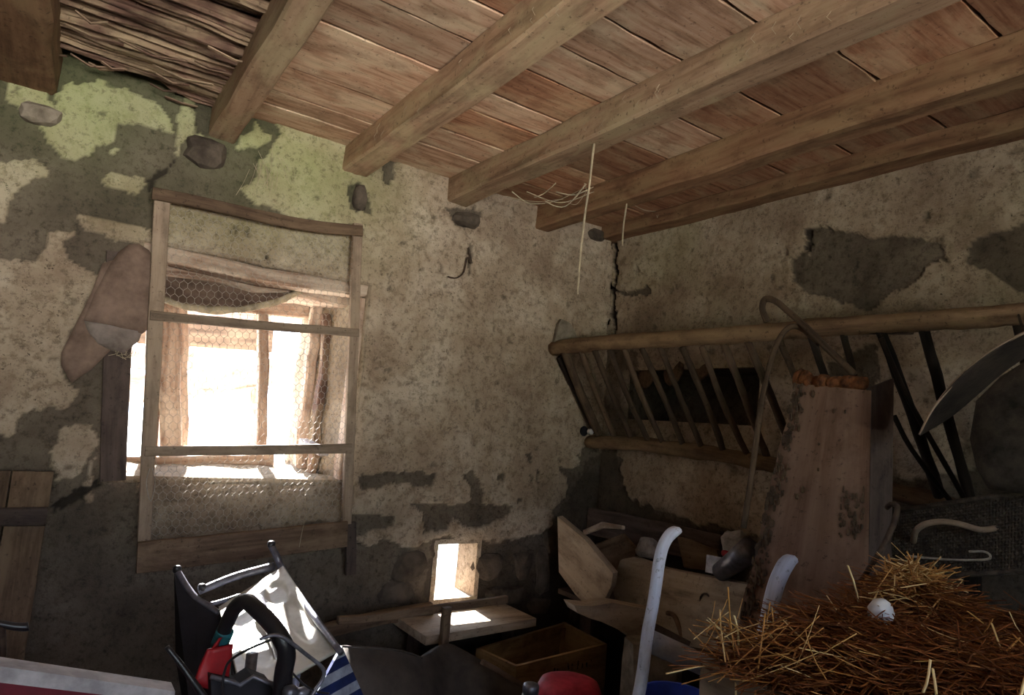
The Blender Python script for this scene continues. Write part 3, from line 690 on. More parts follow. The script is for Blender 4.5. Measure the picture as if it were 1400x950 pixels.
# ================================================================ HAY RACK
XT, XB = 1.88, 2.13
rk = thing('hay_rack', 'long wooden hay rack with slanting spindles along the right wall', 'rack', (2.1, 1.4, 1.38))
def rail(m, pts, rad, X):
    ps = smoothpath([P(x, y, 'X', X) for x, y in pts], 6); n = len(ps)
    rr = [pxw(ps[k], rad[0] + (rad[1] - rad[0]) * k / n) for k in range(n)]
    m.tube(ps, rr, 10, jit=.12)
mb = MB(); rail(mb, [(756, 476), (830, 468), (900, 464), (985, 459), (1060, 453), (1150, 446), (1250, 440), (1330, 434), (1400, 428), (1500, 420)], (10, 16), XT); obj('top_rail', mb, M_rail, rk, True)
mb = MB(); rail(mb, [(806, 604), (860, 606), (940, 615), (1030, 630), (1120, 648), (1215, 670), (1330, 700), (1430, 725)], (9, 13), XB); obj('bottom_rail', mb, M_rail, rk, True)
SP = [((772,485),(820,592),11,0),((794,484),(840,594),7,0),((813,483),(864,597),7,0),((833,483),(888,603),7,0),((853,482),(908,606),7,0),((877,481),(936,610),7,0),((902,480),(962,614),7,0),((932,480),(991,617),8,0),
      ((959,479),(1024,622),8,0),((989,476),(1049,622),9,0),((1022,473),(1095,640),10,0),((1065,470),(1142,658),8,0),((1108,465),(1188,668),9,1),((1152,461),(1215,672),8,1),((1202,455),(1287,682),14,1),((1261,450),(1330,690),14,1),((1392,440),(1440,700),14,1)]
for (a, b, wd, dkk) in SP:
    p = P(*a, 'X', XT) + (0, 0, .015); q = P(*b, 'X', XB) - (0, 0, .01); m_ = (p + q) / 2 + np.array([random.uniform(-.01, .01), random.uniform(-.008, .008), 0])
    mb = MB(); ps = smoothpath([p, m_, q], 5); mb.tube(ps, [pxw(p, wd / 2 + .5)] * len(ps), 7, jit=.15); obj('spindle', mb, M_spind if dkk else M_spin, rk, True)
mb = MB(); mb.beam([P(757, 470, 'X', XT), (XW, P(757, 470, 'X', XT)[1] + .0, 1.93)], .02, .02, (0, 0, 1), seg=3); obj('bracket', mb, M_iron, rk)
mb = MB(); mb.beam([P(1170, 452, 'X', XT), (XW + .01, P(1170, 452, 'X', XT)[1], 1.90)], .02, .02, (0, 0, 1), seg=3); obj('bracket', mb, M_iron, rk)
# two thin loose sticks crossing the rack
for (a, b, lab) in (((1205,462),(1318,680),'thin crooked stick leaning across the rack, crossing the thick dark spindles'), ((1222,568),(1300,686),'shorter thin stick leaning low at the rack beside the upright plank')):
    p, q = P(*a, 'X', 1.86 if a[1] < 500 else 1.98), P(*b, 'X', 2.06); mb = MB(); mb.tube(smoothpath([p, (p * .6 + q * .4) + (0, .012, 0), q]), pxw(p, 3.4), 6, jit=.1)
    tag(obj('loose_stick', mb, M_spind, None, True, loc=q), lab, 'stick')
# round things stored in the niche
for k, (px, py, lab) in enumerate(((884, 512, 'round brown leather pad in the wall niche, left of three behind the spindles'), (921, 506, 'round brown leather pad in the wall niche, middle of three behind the spindles'), (958, 500, 'round brown leather pad in the wall niche, right of three behind the spindles'))):
    c = P(px, py, 'X', 2.24); c[2] = max(c[2], NI[2] + .075); mb = MB(); mb.ring([(.03, -.012), (.07, -.008), (.082, .0), (.07, .01), (.03, .014)], c, 22, 1, .82, (-1, .35, .12), jit=.08)
    tag(obj('leather_pad', mb, M_cup, None, True, loc=c - (0, 0, .08)), lab, 'pad', 'round leather pads in the wall niche')
# piece of dark plank left of the rack in the corner, porcelain knob, rope
mb = MB(); pbeam(mb, (768, 486), (816, 590), 'Y', 2.36, 13, .02, jit=.003); tag(obj('corner_batten', mb, M_spind, None, loc=P(816, 590, 'Y', 2.36)), 'dark batten fixed in the corner beside the first rack spindle', 'batten')
kn = thing('insulator_knob', 'small white porcelain knob on the wall at the lower rack end', 'knob', P(803, 598, 'Y', 2.36))
c = P(807, 590, 'Y', 2.35); mb = MB(); mb.ring([(.006, -.012), (.013, -.008), (.010, 0), (.014, .006), (.012, .012), (.004, .014)], c, 14, ax=(0, -1, 0)); obj('porcelain', mb, M_egg, kn, True)
mb = MB(); mb.ring([(.022, 0), (.024, .006), (.018, .012)], c + (-.012, .035, 0), 14, ax=(0, -1, 0)); obj('backplate', mb, M_blackdull, kn, True)
mb = MB(); mb.slab([P(x, y, 'Y', 2.365) for x, y in ((758,468),(764,444),(768,436),(780,442),(786,452),(790,464),(770,466))], (0, .02, 0)); tag(obj('plaster_fragment', mb, M_pstone, None, loc=P(770, 468, 'Y', 2.37)), 'loose grey plaster flake standing on the left end of the rack rail', 'plaster flake')
# twig on the wall and the pale rusty runs
mb = MB(); mb.tube(smoothpath([P(x, y, 'Y', 2.375) for x, y in ((612,378),(624,380),(634,372),(639,352),(645,360),(641,338))]), .003, 5)
tag(obj('bent_nail_wire', mb, M_iron, None, loc=P(634, 372, 'Y', 2.37)), 'bent rusty wire stuck in the plaster between the window and the rack', 'wire')

# ================================================================ HOOPS
for pts, lab in (([(1016,722,1.62),(1026,660,1.64),(1034,600,1.66),(1042,545,1.68),(1052,500,1.72),(1066,462,1.78),(1082,446,1.80),(1100,452,1.82),(1120,470,1.82)], 'long bent stick rising from the trough beside the leaning plank'),
                 ([(1049,440,1.83),(1042,422,1.82),(1046,409,1.81),(1060,412,1.81),(1080,428,1.81),(1105,450,1.80),(1135,480,1.80),(1168,512,1.80)], 'thin bent stick arching over the rack rail above the leaning plank')):
    mb = MB(); ps = smoothpath([P(x, y, 'X', X) for x, y, X in pts], 5); mb.tube(ps, [pxw(ps[0], 4.2)] * len(ps), 7, jit=.08); tag(obj('bent_stick', mb, M_spin, None, True, loc=ps[0]), lab, 'stick')

# ================================================================ LEANING PLANK (hollowed)
lp = thing('leaning_plank', 'broad wormy plank with rotten orange top leaning upright against the rack', 'plank', P(1090, 1000, 'X', 1.52))
TL, TR = P(1087, 524, 'X', 1.76), P(1192, 534, 'X', 1.76)
BL, BR = P(1002, 876, 'X', 1.70), P(1186, 870, 'X', 1.72)
s_ = (TL[2] - Z0 - .01) / (TL[2] - BL[2]); BLf = TL + (BL - TL) * s_; BRf = TR + (BR - TR) * s_
TH = np.array([.03, -.0, .008]); mb = MB(); nv, nu = 40, 14
vs_ = []; gs = []
for j in range(nv + 1):
    for i in range(nu + 1):
        v, u = j / nv, i / nu; p = (TL * (1 - u) + TR * u) * (1 - v) + (BLf * (1 - u) + BRf * u) * v
        n_ = float(fbm(p[None] + 4, 14, 4)[0]); e = max(0, 1 - u / .10)
        d = .003 * n_ - .008 * e * max(0, float(fbm(p[None] + 1, 20, 3)[0]) + .35)
        if u == 0 : p = p + np.array([0, .012 * float(fbm(p[None], 16, 3)[0]), 0])
        vs_.append(p - np.array([d, 0, 0])); gs.append(np.array([v * 1.6, u * .3, .01]))
m_ = nu + 1; fs = [(j * m_ + i, j * m_ + i + 1, (j + 1) * m_ + i + 1, (j + 1) * m_ + i) for j in range(nv) for i in range(nu)]
mb.add(vs_, fs, gs); mb.hexa([TL + (.02, 0, 0), TR + (.02, 0, 0), TR + TH, TL + TH, BLf + (.02, 0, 0), BRf + (.02, 0, 0), BRf + TH, BLf + TH])
pbody = obj('plank_body', mb, M_lean, lp)
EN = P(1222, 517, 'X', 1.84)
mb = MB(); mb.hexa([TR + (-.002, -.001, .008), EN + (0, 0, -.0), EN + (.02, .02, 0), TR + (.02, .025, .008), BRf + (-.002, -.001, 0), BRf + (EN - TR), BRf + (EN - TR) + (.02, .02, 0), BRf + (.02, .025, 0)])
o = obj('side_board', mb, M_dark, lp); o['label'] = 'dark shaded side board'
mb = MB()
for k in range(16):
    t = k / 15 * .8; c = TL * (1 - t) + TR * t + np.array([.015 + .02 * random.random(), 0, .010 + random.uniform(-.005, .006)]); mb.blob(c, (.026, .016, .017 + random.random() * .006), 2, .7, 34)
o = obj('rotten_end', mb, M_rot, pbody, True); o['label'] = 'crumbling orange rotten end'
mb = MB()
for k in range(300):
    if k < 230: u, v = random.uniform(.01, .20) * random.uniform(.5, 1), random.uniform(.0, .5)
    elif k < 290: u, v = random.uniform(.75, .95), random.uniform(.22, .33)
    else: u, v = random.uniform(.05, .9), random.uniform(0, .5)
    p = (TL * (1 - u) + TR * u) * (1 - v) + (BLf * (1 - u) + BRf * u) * v - np.array([.003, 0, 0]); mb.blob(p, (.003, random.uniform(.002, .006), random.uniform(.003, .012)), 1, .8, 60)
o = obj('wood_flakes', mb, M_spin, pbody); o['kind'] = 'stuff'; o['label'] = 'flaking worm-eaten patches'

# ================================================================ TROUGH
tr = thing('feed_trough', 'pale wooden feed trough against the right wall beneath the rack', 'trough', (1.9, 1.8, Z0))
A0, A1 = P(757, 702, 'Y', 2.36), P(838, 786, 'Y', 1.92)
lo1, lo0 = P(812, 830, 'Y', 1.92), P(770, 800, 'Y', 2.36)
mb = MB(); mb.slab([P(x, y, 'X', 1.86) for x, y in ((762,706),(800,738),(838,784),(836,800),(822,829),(803,829),(786,812),(764,782))], (.045, .02, 0), A1 - A0); obj('end_board', mb, M_trough, tr)
mb = MB()
poly = [P(x, y, 'X', X) for x, y, X in ((848,766,2.02),(868,762,2.0),(912,778,1.95),(1015,798,1.86),(1060,810,1.80),(1050,905,1.74),(925,880,1.86),(845,835,1.98),(836,800,2.02))]
mb.slab(poly, (.035, .02, 0), poly[3] - poly[2]); fbd = obj('front_board', mb, M_trough, tr)
mb = MB(); mb.beam([P(805, 712, 'X', 2.17) , P(985, 752, 'X', 2.17)], .12, .02, (0, 0, 1), seg=8, jit=.004); obj('back_board', mb, M_dark, tr)
mb = MB(); mb.hexa([(1.80, 1.15, .84), (2.17, 1.15, .84), (2.17, 2.34, .80), (1.93, 2.30, .80), (1.80, 1.15, .86), (2.17, 1.15, .86), (2.17, 2.34, .82), (1.93, 2.30, .82)]); obj('trough_floor', mb, M_dark, tr)
for y in (1.3, 2.25):
    mb = MB(); mb.beam([(2.08, y, Z0), (2.08, y, .85)], .07, .07, (1, 0, 0), seg=3); obj('leg', mb, M_dark, tr)
c = P(968, 822, 'X', 1.88) - (.012, 0, 0); mb = MB(); mb.tube([c + (0, .022 * math.cos(t), .025 * math.sin(t)) for t in np.linspace(0, 6.28, 16)], .0035, 6); obj('iron_ring', mb, M_iron, fbd)
mb = MB(); ps = smoothpath([P(x, y, 'X', 1.86) for x, y in ((912,838),(922,842),(930,862),(936,884))]); mb.tube(ps, .008, 8); obj('strap', mb, M_cup, tr, True)
# broken board and stone under the trough
mb = MB(); poly = [P(x, y, 'Y', 1.74) for x, y in ((784,827),(808,829),(838,824),(870,830),(900,836),(935,846),(950,880),(925,890),(880,884),(858,868),(840,858),(822,850),(806,845),(790,838))]
mb.slab(poly, (.015, .07, .0), poly[3] - poly[0]); tag(obj('broken_board', mb, M_trough, None, loc=P(870, 885, 'Y', 1.74)), 'jagged broken board sticking out left beneath the trough', 'board')
a = P(890, 912, 'Y', 1.62); mb = MB(); mb.beam([(a[0], a[1], Z0), (a[0], a[1], a[2]), (a[0], a[1], P(890, 876, 'Y', 1.62)[2])], pxw(a, 70), .13, (1, -.4, 0), jit=.012, cham=.2)
tag(obj('stone_block', mb, M_pstone, None, loc=(a[0], a[1], Z0)), 'rough grey stone block standing under the trough behind the painted handle', 'stone')
# contents of the trough
mb = MB(); mb.beam([P(800, 728, 'X', 2.12), P(824, 718, 'X', 2.13), P(852, 722, 'X', 2.12)], [.02, .03, .015], .018, (0, 0, 1), jit=.004); tag(obj('split_wood', mb, M_jambw, None, loc=P(830, 728, 'X', 2.12)), 'orange-brown split piece of wood lying at the left in the trough', 'wood')
mb = MB(); mb.slab([P(x, y, 'X', 2.06) for x, y in ((812,745),(850,730),(870,752),(862,790),(838,800))], (.02, .0, .0)); tag(obj('dark_board_piece', mb, M_brown, None, loc=P(840, 790, 'X', 2.06)), 'dark board piece slanting inside the trough behind the end board', 'board')
mb = MB(); mb.slab([P(x, y, 'X', 2.1) for x, y in ((926,734),(945,738),(980,752),(985,782),(935,776))], (.02, .0, .0)); tag(obj('brown_box_piece', mb, M_brown, None, loc=P(950, 780, 'X', 2.1)), 'brown board piece upright in the trough right of the painted handle', 'board')
mb = MB(); c = P(886, 748, 'X', 2.04); mb.blob(c, (.03, .05, .035), 3, .6, 20); tag(obj('crumpled_film', mb, M_clear, None, loc=c - (0, 0, .03)), 'crumpled clear film in the trough left of the painted handle', 'plastic film')
cb = thing('plastic_bag', 'crumpled clear plastic bag with red print at the trough right end', 'bag', P(1000, 765, 'X', 1.92))
mb = MB(); c = P(1004, 745, 'X', 1.95); mb.blob(c, (.03, .05, .05), 3, .6, 22); obj('bag_film', mb, M_clear, cb)
mb = MB(); c = P(992, 757, 'X', 1.90); mb.blob(c, (.008, .018, .012), 2, .4, 30); o = obj('red_print', mb, M_red, cb); o['label'] = 'red printed patch'
sc_ = thing('metal_scoop', 'grey sheet metal scoop lying on the trough rim by the leaning plank', 'scoop', P(1000, 795, 'X', 1.86))
a, b = P(985, 782, 'X', 1.88), P(1026, 752, 'X', 1.83); mb = MB(); ax_ = Vector((b - a) / np.linalg.norm(b - a)); L = np.linalg.norm(b - a)
mb.ring([(.030, 0), (.034, L * .5), (.040, L)], a, 18, ax=ax_[:]); obj('scoop_body', mb, M_metal, sc_, True)
mb = MB(); mb.hexa([P(964,782,'X',1.9), P(985,786,'X',1.88), P(985,786,'X',1.92), P(964,782,'X',1.94), P(966,758,'X',1.9), P(988,762,'X',1.88), P(988,762,'X',1.92), P(966,758,'X',1.94)]); obj('scoop_lip', mb, M_metal, sc_)

# ================================================================ CRATE, LEDGE, T-BAR, TARP
cr = thing('wooden_crate', 'open wooden crate with faded stamped lettering standing near the corner', 'crate', (1.7, 2.1, Z0))
FLc, FRc, BRc, BLc = [np.array(P(x, y, 'Z', .68)) for x, y in ((706, 911), (830, 880), (772, 850), (651, 886))]
SL = []
def cside(a, b, mat=M_crate):
    d = (b - a) / np.linalg.norm(b - a); n_ = np.cross(d, (0, 0, 1)) * .014
    for z0_, z1_ in ((.43, .68), (.31, .42)):
        mb = MB(); A = np.array([a[0], a[1], z0_]); B = np.array([b[0], b[1], z0_]); up = np.array([0, 0, z1_ - z0_])
        mb.hexa([A, B, B - n_, A - n_, A + up, B + up, B + up - n_, A + up - n_], d); slat = obj('side_slat', mb, mat, cr); SL.append(slat)
cside(FLc, FRc); cside(FRc, BRc); cside(BRc, BLc); cside(BLc, FLc)
mb = MB(); mb.slab([(*q[:2], .32) for q in (FLc, FRc, BRc, BLc)], (0, 0, .015)); obj('crate_bottom', mb, M_crate, cr)
for q, s in ((FLc, (.02, .02)), (FRc, (-.03, .02)), (BRc, (-.03, -.02)), (BLc, (.02, -.02))):
    mb = MB(); mb.box((q[0] + s[0] - .012, q[1] + s[1] - .012, .31), (q[0] + s[0] + .012, q[1] + s[1] + .012, .665), (0, 0, 1)); obj('corner_post', mb, M_crate, cr)
dI = (FRc - FLc) / np.linalg.norm(FRc - FLc); nI = np.cross(dI, (0, 0, 1)); mb = MB()
for k in range(11):                                  # faded stamped characters, illegible in the photograph
    for q_ in range(2 + k % 2):
        b_ = FLc + dI * (.13 + k * .026 + random.uniform(0, .012)) + nI * .0006; zc = .62 + random.uniform(-.012, .012); hgt = random.uniform(.006, .016); wd_ = random.uniform(.002, .007)
        mb.hexa([b_ + (0, 0, zc - .68), b_ + dI * wd_ + (0, 0, zc - .68), b_ + dI * wd_ - nI * .001 + (0, 0, zc - .68), b_ - nI * .001 + (0, 0, zc - .68)] + [v_ + (0, 0, hgt) for v_ in (b_ + (0, 0, zc - .68), b_ + dI * wd_ + (0, 0, zc - .68), b_ + dI * wd_ - nI * .001 + (0, 0, zc - .68), b_ - nI * .001 + (0, 0, zc - .68))])
o = obj('stamped_lettering', mb, M_ink, SL[0]); o['label'] = 'faded dark stamped lettering'; o['kind'] = 'stuff'
# sloping low board under the hatch and ledge
mb = MB(); mb.hexa([(1.20, 2.12, .720), (1.72, 2.17, .720), (1.72, 2.42, .720), (1.20, 2.42, .720), (1.20, 2.12, .750), (1.72, 2.17, .750), (1.72, 2.42, .750), (1.20, 2.42, .750)], (1, 0, 0))
lg = thing('hatch_shelf', 'low board shelf beneath the bright wall hatch', 'shelf', (1.45, 2.3, Z0)); obj('shelf_board', mb, M_trough, lg)
for x in (1.25, 1.68):
    mb = MB(); mb.beam([(x, 2.3, Z0), (x, 2.3, .718)], .04, .04, (1, 0, 0), seg=2); obj('leg', mb, M_dark, lg)
tb = thing('t_shaped_rake', 'wooden T-shaped bar on an upright stick in front of the hatch', 'rake', (1.27, 2.13, Z0))
mb = MB(); pbeam(mb, (462, 849), (692, 819), 'Y', 2.13, 10, .02, jit=.003); obj('head_bar', mb, M_brown, tb)
a = P(611, 830, 'Y', 2.09); mb = MB(); mb.beam([a, (a[0], a[1], Z0)], .032, .025, (1, 0, 0), seg=6, jit=.002); obj('handle', mb, M_brown, tb)
mb = MB(); a, b = P(440, 846, 'Y', 2.34), P(600, 842, 'Y', 2.34); mb.beam([P(430, 866, 'Y', 2.36), P(520, 845, 'Y', 2.36), P(590, 832, 'Y', 2.36)], .05, .03, (0, 0, 1), jit=.004)
tag(obj('wall_batten', mb, M_brown, None, loc=a), 'low horizontal batten on the wall left of the bright hatch', 'batten')
tp = thing('tarpaulin_heap', 'grey-brown tarpaulin draped in a heap below the hatch', 'tarpaulin', (1.05, 1.75, Z0))
out = [(466,884),(500,886),(545,890),(575,898),(596,884),(614,876),(640,890),(680,915),(712,935),(765,960),(780,1200),(440,1200)]
def tarp():
    mb = MB(); top = [(466,884,1.75),(500,886,1.76),(545,890,1.78),(575,900,1.80),(596,888,1.92),(614,880,1.95),(640,892,1.9),(680,915,1.85),(712,935,1.80),(770,962,1.70)]
    top = smoothpath([P(x, y, 'Y', Y) for x, y, Y in top], 3); n = len(top); m = 12; vs_ = []
    for p in top:
        for j in range(m + 1):
            t = j / m; z = p[2] + (Z0 + .01 - p[2]) * t
            q = np.array([p[0], p[1] - .25 * t ** .7 + .025 * float(fbm((p + t)[None], 6, 3)[0]), z]); vs_.append(q)
    for p in top: vs_.append(np.array([p[0], p[1] + .05, p[2] - .02]))
    for p in top: vs_.append(np.array([p[0], p[1] + .08, Z0 + .01]))
    fs = [(i * (m + 1) + j, (i + 1) * (m + 1) + j, (i + 1) * (m + 1) + j + 1, i * (m + 1) + j + 1) for i in range(n - 1) for j in range(m)]
    N = n * (m + 1)
    fs += [(i * (m + 1), N + i, N + i + 1, (i + 1) * (m + 1)) for i in range(n - 1)] + [(N + i, N + n + i, N + n + i + 1, N + i + 1) for i in range(n - 1)]
    mb.add(vs_, fs, [v * K for v in vs_]); return mb
tsh = obj('sheet', tarp(), M_tarp, tp, True)
mb = MB(); ps = smoothpath([P(x, y, 'Y', Y) + (0, -.01, .004) for x, y, Y in ((466,884,1.75),(500,886,1.76),(545,890,1.78),(575,900,1.80))], 3); mb.tube(ps, .003, 6); obj('hem', mb, M_tarp, tsh, True)
mb = MB(); pbeam(mb, (660, 905), (800, 985), 'Y', 1.74, 7, .02, jit=.001); tag(obj('edge_batten', mb, M_brown, None, loc=P(790, 980, 'Y', 1.74)), 'thin slanting batten along the right edge of the tarpaulin heap', 'batten')
# striped bag
sb = thing('striped_bag', 'blue and white striped canvas bag beside the tarpaulin heap', 'bag', P(470, 1000, 'Y', 1.6))
T, Lc, Rc = P(468, 884, 'Y', 1.62), P(425, 962, 'Y', 1.57), P(502, 962, 'Y', 1.62)
fx, fy = T + (Lc - T) * 4.2, T + (Rc - T) * 4.2
for k in range(16):
    t0, t1 = k / 16, (k + 1) / 16; u0, u1 = t0, t1
    q = [T + (fx - T) * u0 * .0, ]
    # diagonal bands running up to the right, cut from the triangle T-fx-fy
    a0, a1 = T + (fx - T) * u0, T + (fx - T) * u1; b0, b1 = T + (fy - T) * (u0 * .55), T + (fy - T) * (u1 * .55)
    for e in (a0, a1, b0, b1): e[2] = max(e[2], Z0 + .01)
    mb = MB(); mb.slab([a0, a1, b1, b0], (0, .012, 0)); o = obj('stripe', mb, M_navy if k % 2 else M_canvas, sb); o['label'] = 'navy stripe' if k % 2 else 'white stripe'
# red covered bucket, jar, blue tub
bk = thing('covered_bucket', 'bucket with a faded red plastic cover at the front of the crate', 'bucket', (1.32, 1.55, Z0))
c = P(778, 938, 'Y', 1.5); r = pxw(c, 44)
mb = MB(); mb.ring([(r * .75, Z0 + .01 - c[2]), (r * .95, -.02)], c, 28); obj('bucket_body', mb, M_blackdull, bk, True)
mb = MB(); mb.ring([(r * .98, -.10), (r * 1.06, -.03), (r * 1.0, -.004), (r * .9, .012), (r * .6, .020), (r * .25, .022)], c, 36, jit=.05); o = obj('cover', mb, M_pink, bk, True); o['label'] = 'faded red plastic cover'
jr = thing('lidded_jar', 'small jar with a grey screw lid left of the red-covered bucket', 'jar', (1.12, 1.45, Z0))
c = P(726, 938, 'Y', 1.45); r = pxw(c, 11); mb = MB(); mb.ring([(r * 1.3, Z0 + .01 - c[2]), (r * 1.3, -.04), (r * .95, -.015)], c, 20); obj('glass', mb, M_clear, jr, True)
mb = MB(); mb.ring([(r, -.018), (r * 1.03, 0), (r * .9, .006), (r * .3, .008)], c, 20); obj('lid', mb, M_metal, jr, True)
mb = MB(); c = P(925, 950, 'Y', 1.02); c = np.array(c); mb.ring([(.05, Z0 + .005 - c[2]), (.075, -.01), (.08, .0), (.07, .0), (.05, -.05)], c, 28); tag(obj('blue_tub', mb, M_blue, None, True, loc=(c[0], c[1], Z0)), 'bright blue plastic tub between the two painted handles', 'tub')

# ================================================================ WHITE PLASTIC CHAIR (tipped)
ch = thing('tipped_plastic_chair', 'white moulded plastic chair with metal rails tipped under the window', 'chair', P(360, 1100, 'Y', 1.75))
c4 = [P(300, 832, 'Y', 1.90), P(335, 965, 'Y', 1.40), P(464, 890, 'Y', 1.55), P(388, 776, 'Y', 1.95)]
def panel(u, v, p):
    d = 0
    for (cu, cv, ru, rv, dd) in ((.22, .30, .15, .2, -.012), (.22, .74, .12, .14, -.010), (.60, .30, .2, .18, -.010), (.58, .80, .24, .12, -.010)):
        e = math.hypot((u - cu) / ru, (v - cv) / rv); d += dd * max(0, min(1, (1.15 - e) * 3))
    return d
mb = MB(); mb.surf([c4[0], c4[3], c4[2], c4[1]], 56, 56, lambda u, v, p: -panel(v, u, p), .006); obj('seat_panel', mb, M_white, ch, True)
def tb_px(pts, Ys, rpx, name, mat, parent, sides=10, n=5, flat=1.):
    if not isinstance(Ys, (list, tuple)): Ys = [Ys] * len(pts)
    ps = smoothpath([P(x, y, 'Y', Y) for (x, y), Y in zip(pts, Ys)], n); mb = MB()
    rr = rpx if isinstance(rpx, (list, tuple)) else [rpx] * 2
    mb.tube(ps, [pxw(ps[k], rr[0] + (rr[-1] - rr[0]) * k / len(ps)) for k in range(len(ps))], sides, flat=flat); return obj(name, mb, mat, parent, True)
tb_px([(242, 780), (254, 800), (268, 818), (284, 828), (300, 840)], [2.0, 1.97, 1.94, 1.92, 1.9], 4.5, 'side_rail', M_metal, ch)
tb_px([(371, 746), (378, 760), (388, 782), (420, 830), (466, 892)], [2.03, 2.01, 1.97, 1.74, 1.5], 4.5, 'side_rail', M_metal, ch)
tb_px([(272, 808), (322, 788), (374, 774)], [1.95, 1.96, 1.98], 5.5, 'cross_bar', M_metal, ch)
tb_px([(280, 828), (310, 820), (345, 808)], [1.925, 1.925, 1.93], 3, 'cross_bar', M_metal, ch)
tb_px([(352, 818), (366, 850), (380, 890), (392, 940)], [1.80, 1.70, 1.58, 1.45], 7, 'diagonal_bar', M_metal, ch)
mb = MB(); poly = [P(x, y, 'Y', Y) for x, y, Y in ((238, 782, 2.0), (268, 822, 1.93), (300, 836, 1.9), (328, 965, 1.42), (280, 1150, 1.6), (240, 900, 1.98))]; mb.slab(poly, (.008, .012, 0)); o = obj('side_panel', mb, M_blackdull, ch); o['label'] = 'black side panel'
for x, y, Y in ((242, 778, 2.0), (371, 744, 2.03), (276, 803, 1.95)):
    mb = MB(); c = P(x, y, 'Y', Y); mb.blob(c, (.011, .011, .011), 2, .1); obj('rubber_cap', mb, M_black, ch, True)
for k, (x, y, Y) in enumerate(((332, 1000, 1.44), (400, 960, 1.75))):
    a = P(x, y, 'Y', Y); mb = MB(); mb.tube([a + (0, 0, .15), (a[0], a[1], Z0)], .012, 8); obj('leg', mb, M_metal, ch, True)

# ================================================================ MACHINE HANDLE (front left)
mh = thing('machine_handlebar', 'thick black bent handlebar of a garden machine with red grip cloth', 'handlebar', P(395, 1100, 'Y', 1.3))
o = tb_px([(288, 922), (300, 880), (312, 848), (322, 830), (336, 822), (350, 832), (370, 852), (384, 872), (392, 895), (386, 940), (380, 1100)], [1.26, 1.24, 1.22, 1.20, 1.18, 1.15, 1.12, 1.10, 1.10, 1.12, 1.14], [9, 13], 'main_tube', M_black, mh, 14); mtube = o
a = P(380, 1100, 'Y', 1.14); mb = MB(); mb.tube([a, (a[0], a[1] + .03, Z0)], .022, 10); obj('lower_tube', mb, M_black, mh, True)
o = tb_px([(300, 882), (308, 862)], [1.24, 1.23], [12, 12], 'tape_band', M_teal, mtube); o['label'] = 'teal tape band'
mb = MB(); mb.surf([P(294, 884, 'Y', 1.225), P(290, 934, 'Y', 1.22), P(268, 925, 'Y', 1.22), P(300, 872, 'Y', 1.21)], 8, 8, lambda u, v, p: .012 * float(fbm(p[None], 22, 3)[0]), .006)
mb.surf([P(284, 888, 'Y', 1.21), P(318, 880, 'Y', 1.215), P(310, 945, 'Y', 1.21), P(262, 935, 'Y', 1.21)], 8, 8, lambda u, v, p: .015 * float(fbm(p[None], 22, 3)[0]), .006)
o = obj('red_cloth', mb, M_red, mh, True); o['label'] = 'crumpled red plastic cloth'
tb_px([(228, 884), (250, 912), (276, 948), (330, 1020)], [1.15, 1.14, 1.13, 1.12], [3.5, 5.5], 'side_grip', M_black, mh)
tb_px([(355, 874), (375, 868), (392, 874), (418, 894), (440, 912), (442, 926), (428, 948), (400, 990)], [1.08] * 8, 2.6, 'wire_bail', M_metal, mh)
tb_px([(372, 874), (345, 885), (318, 900), (308, 915), (305, 945), (320, 1000)], [1.09, 1.12, 1.14, 1.15, 1.15, 1.15], 1.8, 'cable', M_black, mh)
tb_px([(400, 920), (415, 935), (432, 945), (450, 948)], [1.08] * 4, 1.4, 'cable', M_black, mh)
mb = MB(); mb.slab([P(x, y, 'Y', 1.18) for x, y in ((288,926),(320,934),(328,938),(346,926),(372,936),(380,946),(378,1000),(290,1000))], (0, .05, 0)); cowl = obj('engine_cowl', mb, M_blackdull, mh)
mb = MB(); ps = [P(x, y, 'Y', 1.176) for x, y in ((288,925),(320,933),(328,937),(346,925),(372,935),(380,945))]; mb.tube(ps, .004, 6); obj('cowl_rim', mb, M_metal, cowl, True)
mb = MB(); c = P(397, 945, 'Y', 1.09); mb.blob(c, (.012, .012, .01), 2, .3, 40); mb.blob(c + (.02, 0, -.004), (.012, .01, .008), 2, .3, 40); obj('clamp_nut', mb, M_metal, mh, True)

# ================================================================ FAR LEFT THINGS
bd = thing('board_partition', 'old dark board partition standing against the wall at lower left', 'partition', (-.05, 2.33, Z0))
for a, b, t in ((-.55, -.33, .02), (-.325, -.16, .016), (-.155, -.045, .02), (-.04, .055, .016)):
    zt = P(35, 640, 'Y', 2.33)[2]; mb = MB(); mb.beam([((a + b) / 2, 2.335, Z0 + .005), ((a + b) / 2, 2.335, zt + random.uniform(-.01, .01))], b - a, t, (1, 0, 0), seg=10, jit=.002, cham=.06); obj('plank', mb, M_brown, bd)
mb = MB(); a, b = P(-20, 712, 'Y', 2.31), P(64, 706, 'Y', 2.31); mb.beam([a - (.4, 0, 0), b], .05, .02, (0, 0, 1), seg=6, jit=.003); obj('cross_rail', mb, M_dark, bd)
rp = thing('red_panel', 'red panel with a white top rail standing at the bottom left', 'panel', (-.1, 1.25, Z0))
a, b = P(-60, 906, 'Y', 1.22), P(236, 944, 'Y', 1.22)
mb = MB(); mb.hexa([a + (0, -.02, -.012), b + (0, -.02, -.012), b + (0, .02, -.012), a + (0, .02, -.012), a + (0, -.02, .010), b + (0, -.02, .006), b + (0, .02, .006), a + (0, .02, .010)]); o = obj('top_rail', mb, M_whitep, rp); o['label'] = 'white painted rail'
mb = MB(); g0, g1 = np.array([a[0], a[1] - .012, Z0 + .01]), np.array([b[0], b[1] - .012, Z0 + .01]); A, B = a + (0, -.012, -.01), b + (0, -.012, -.01)
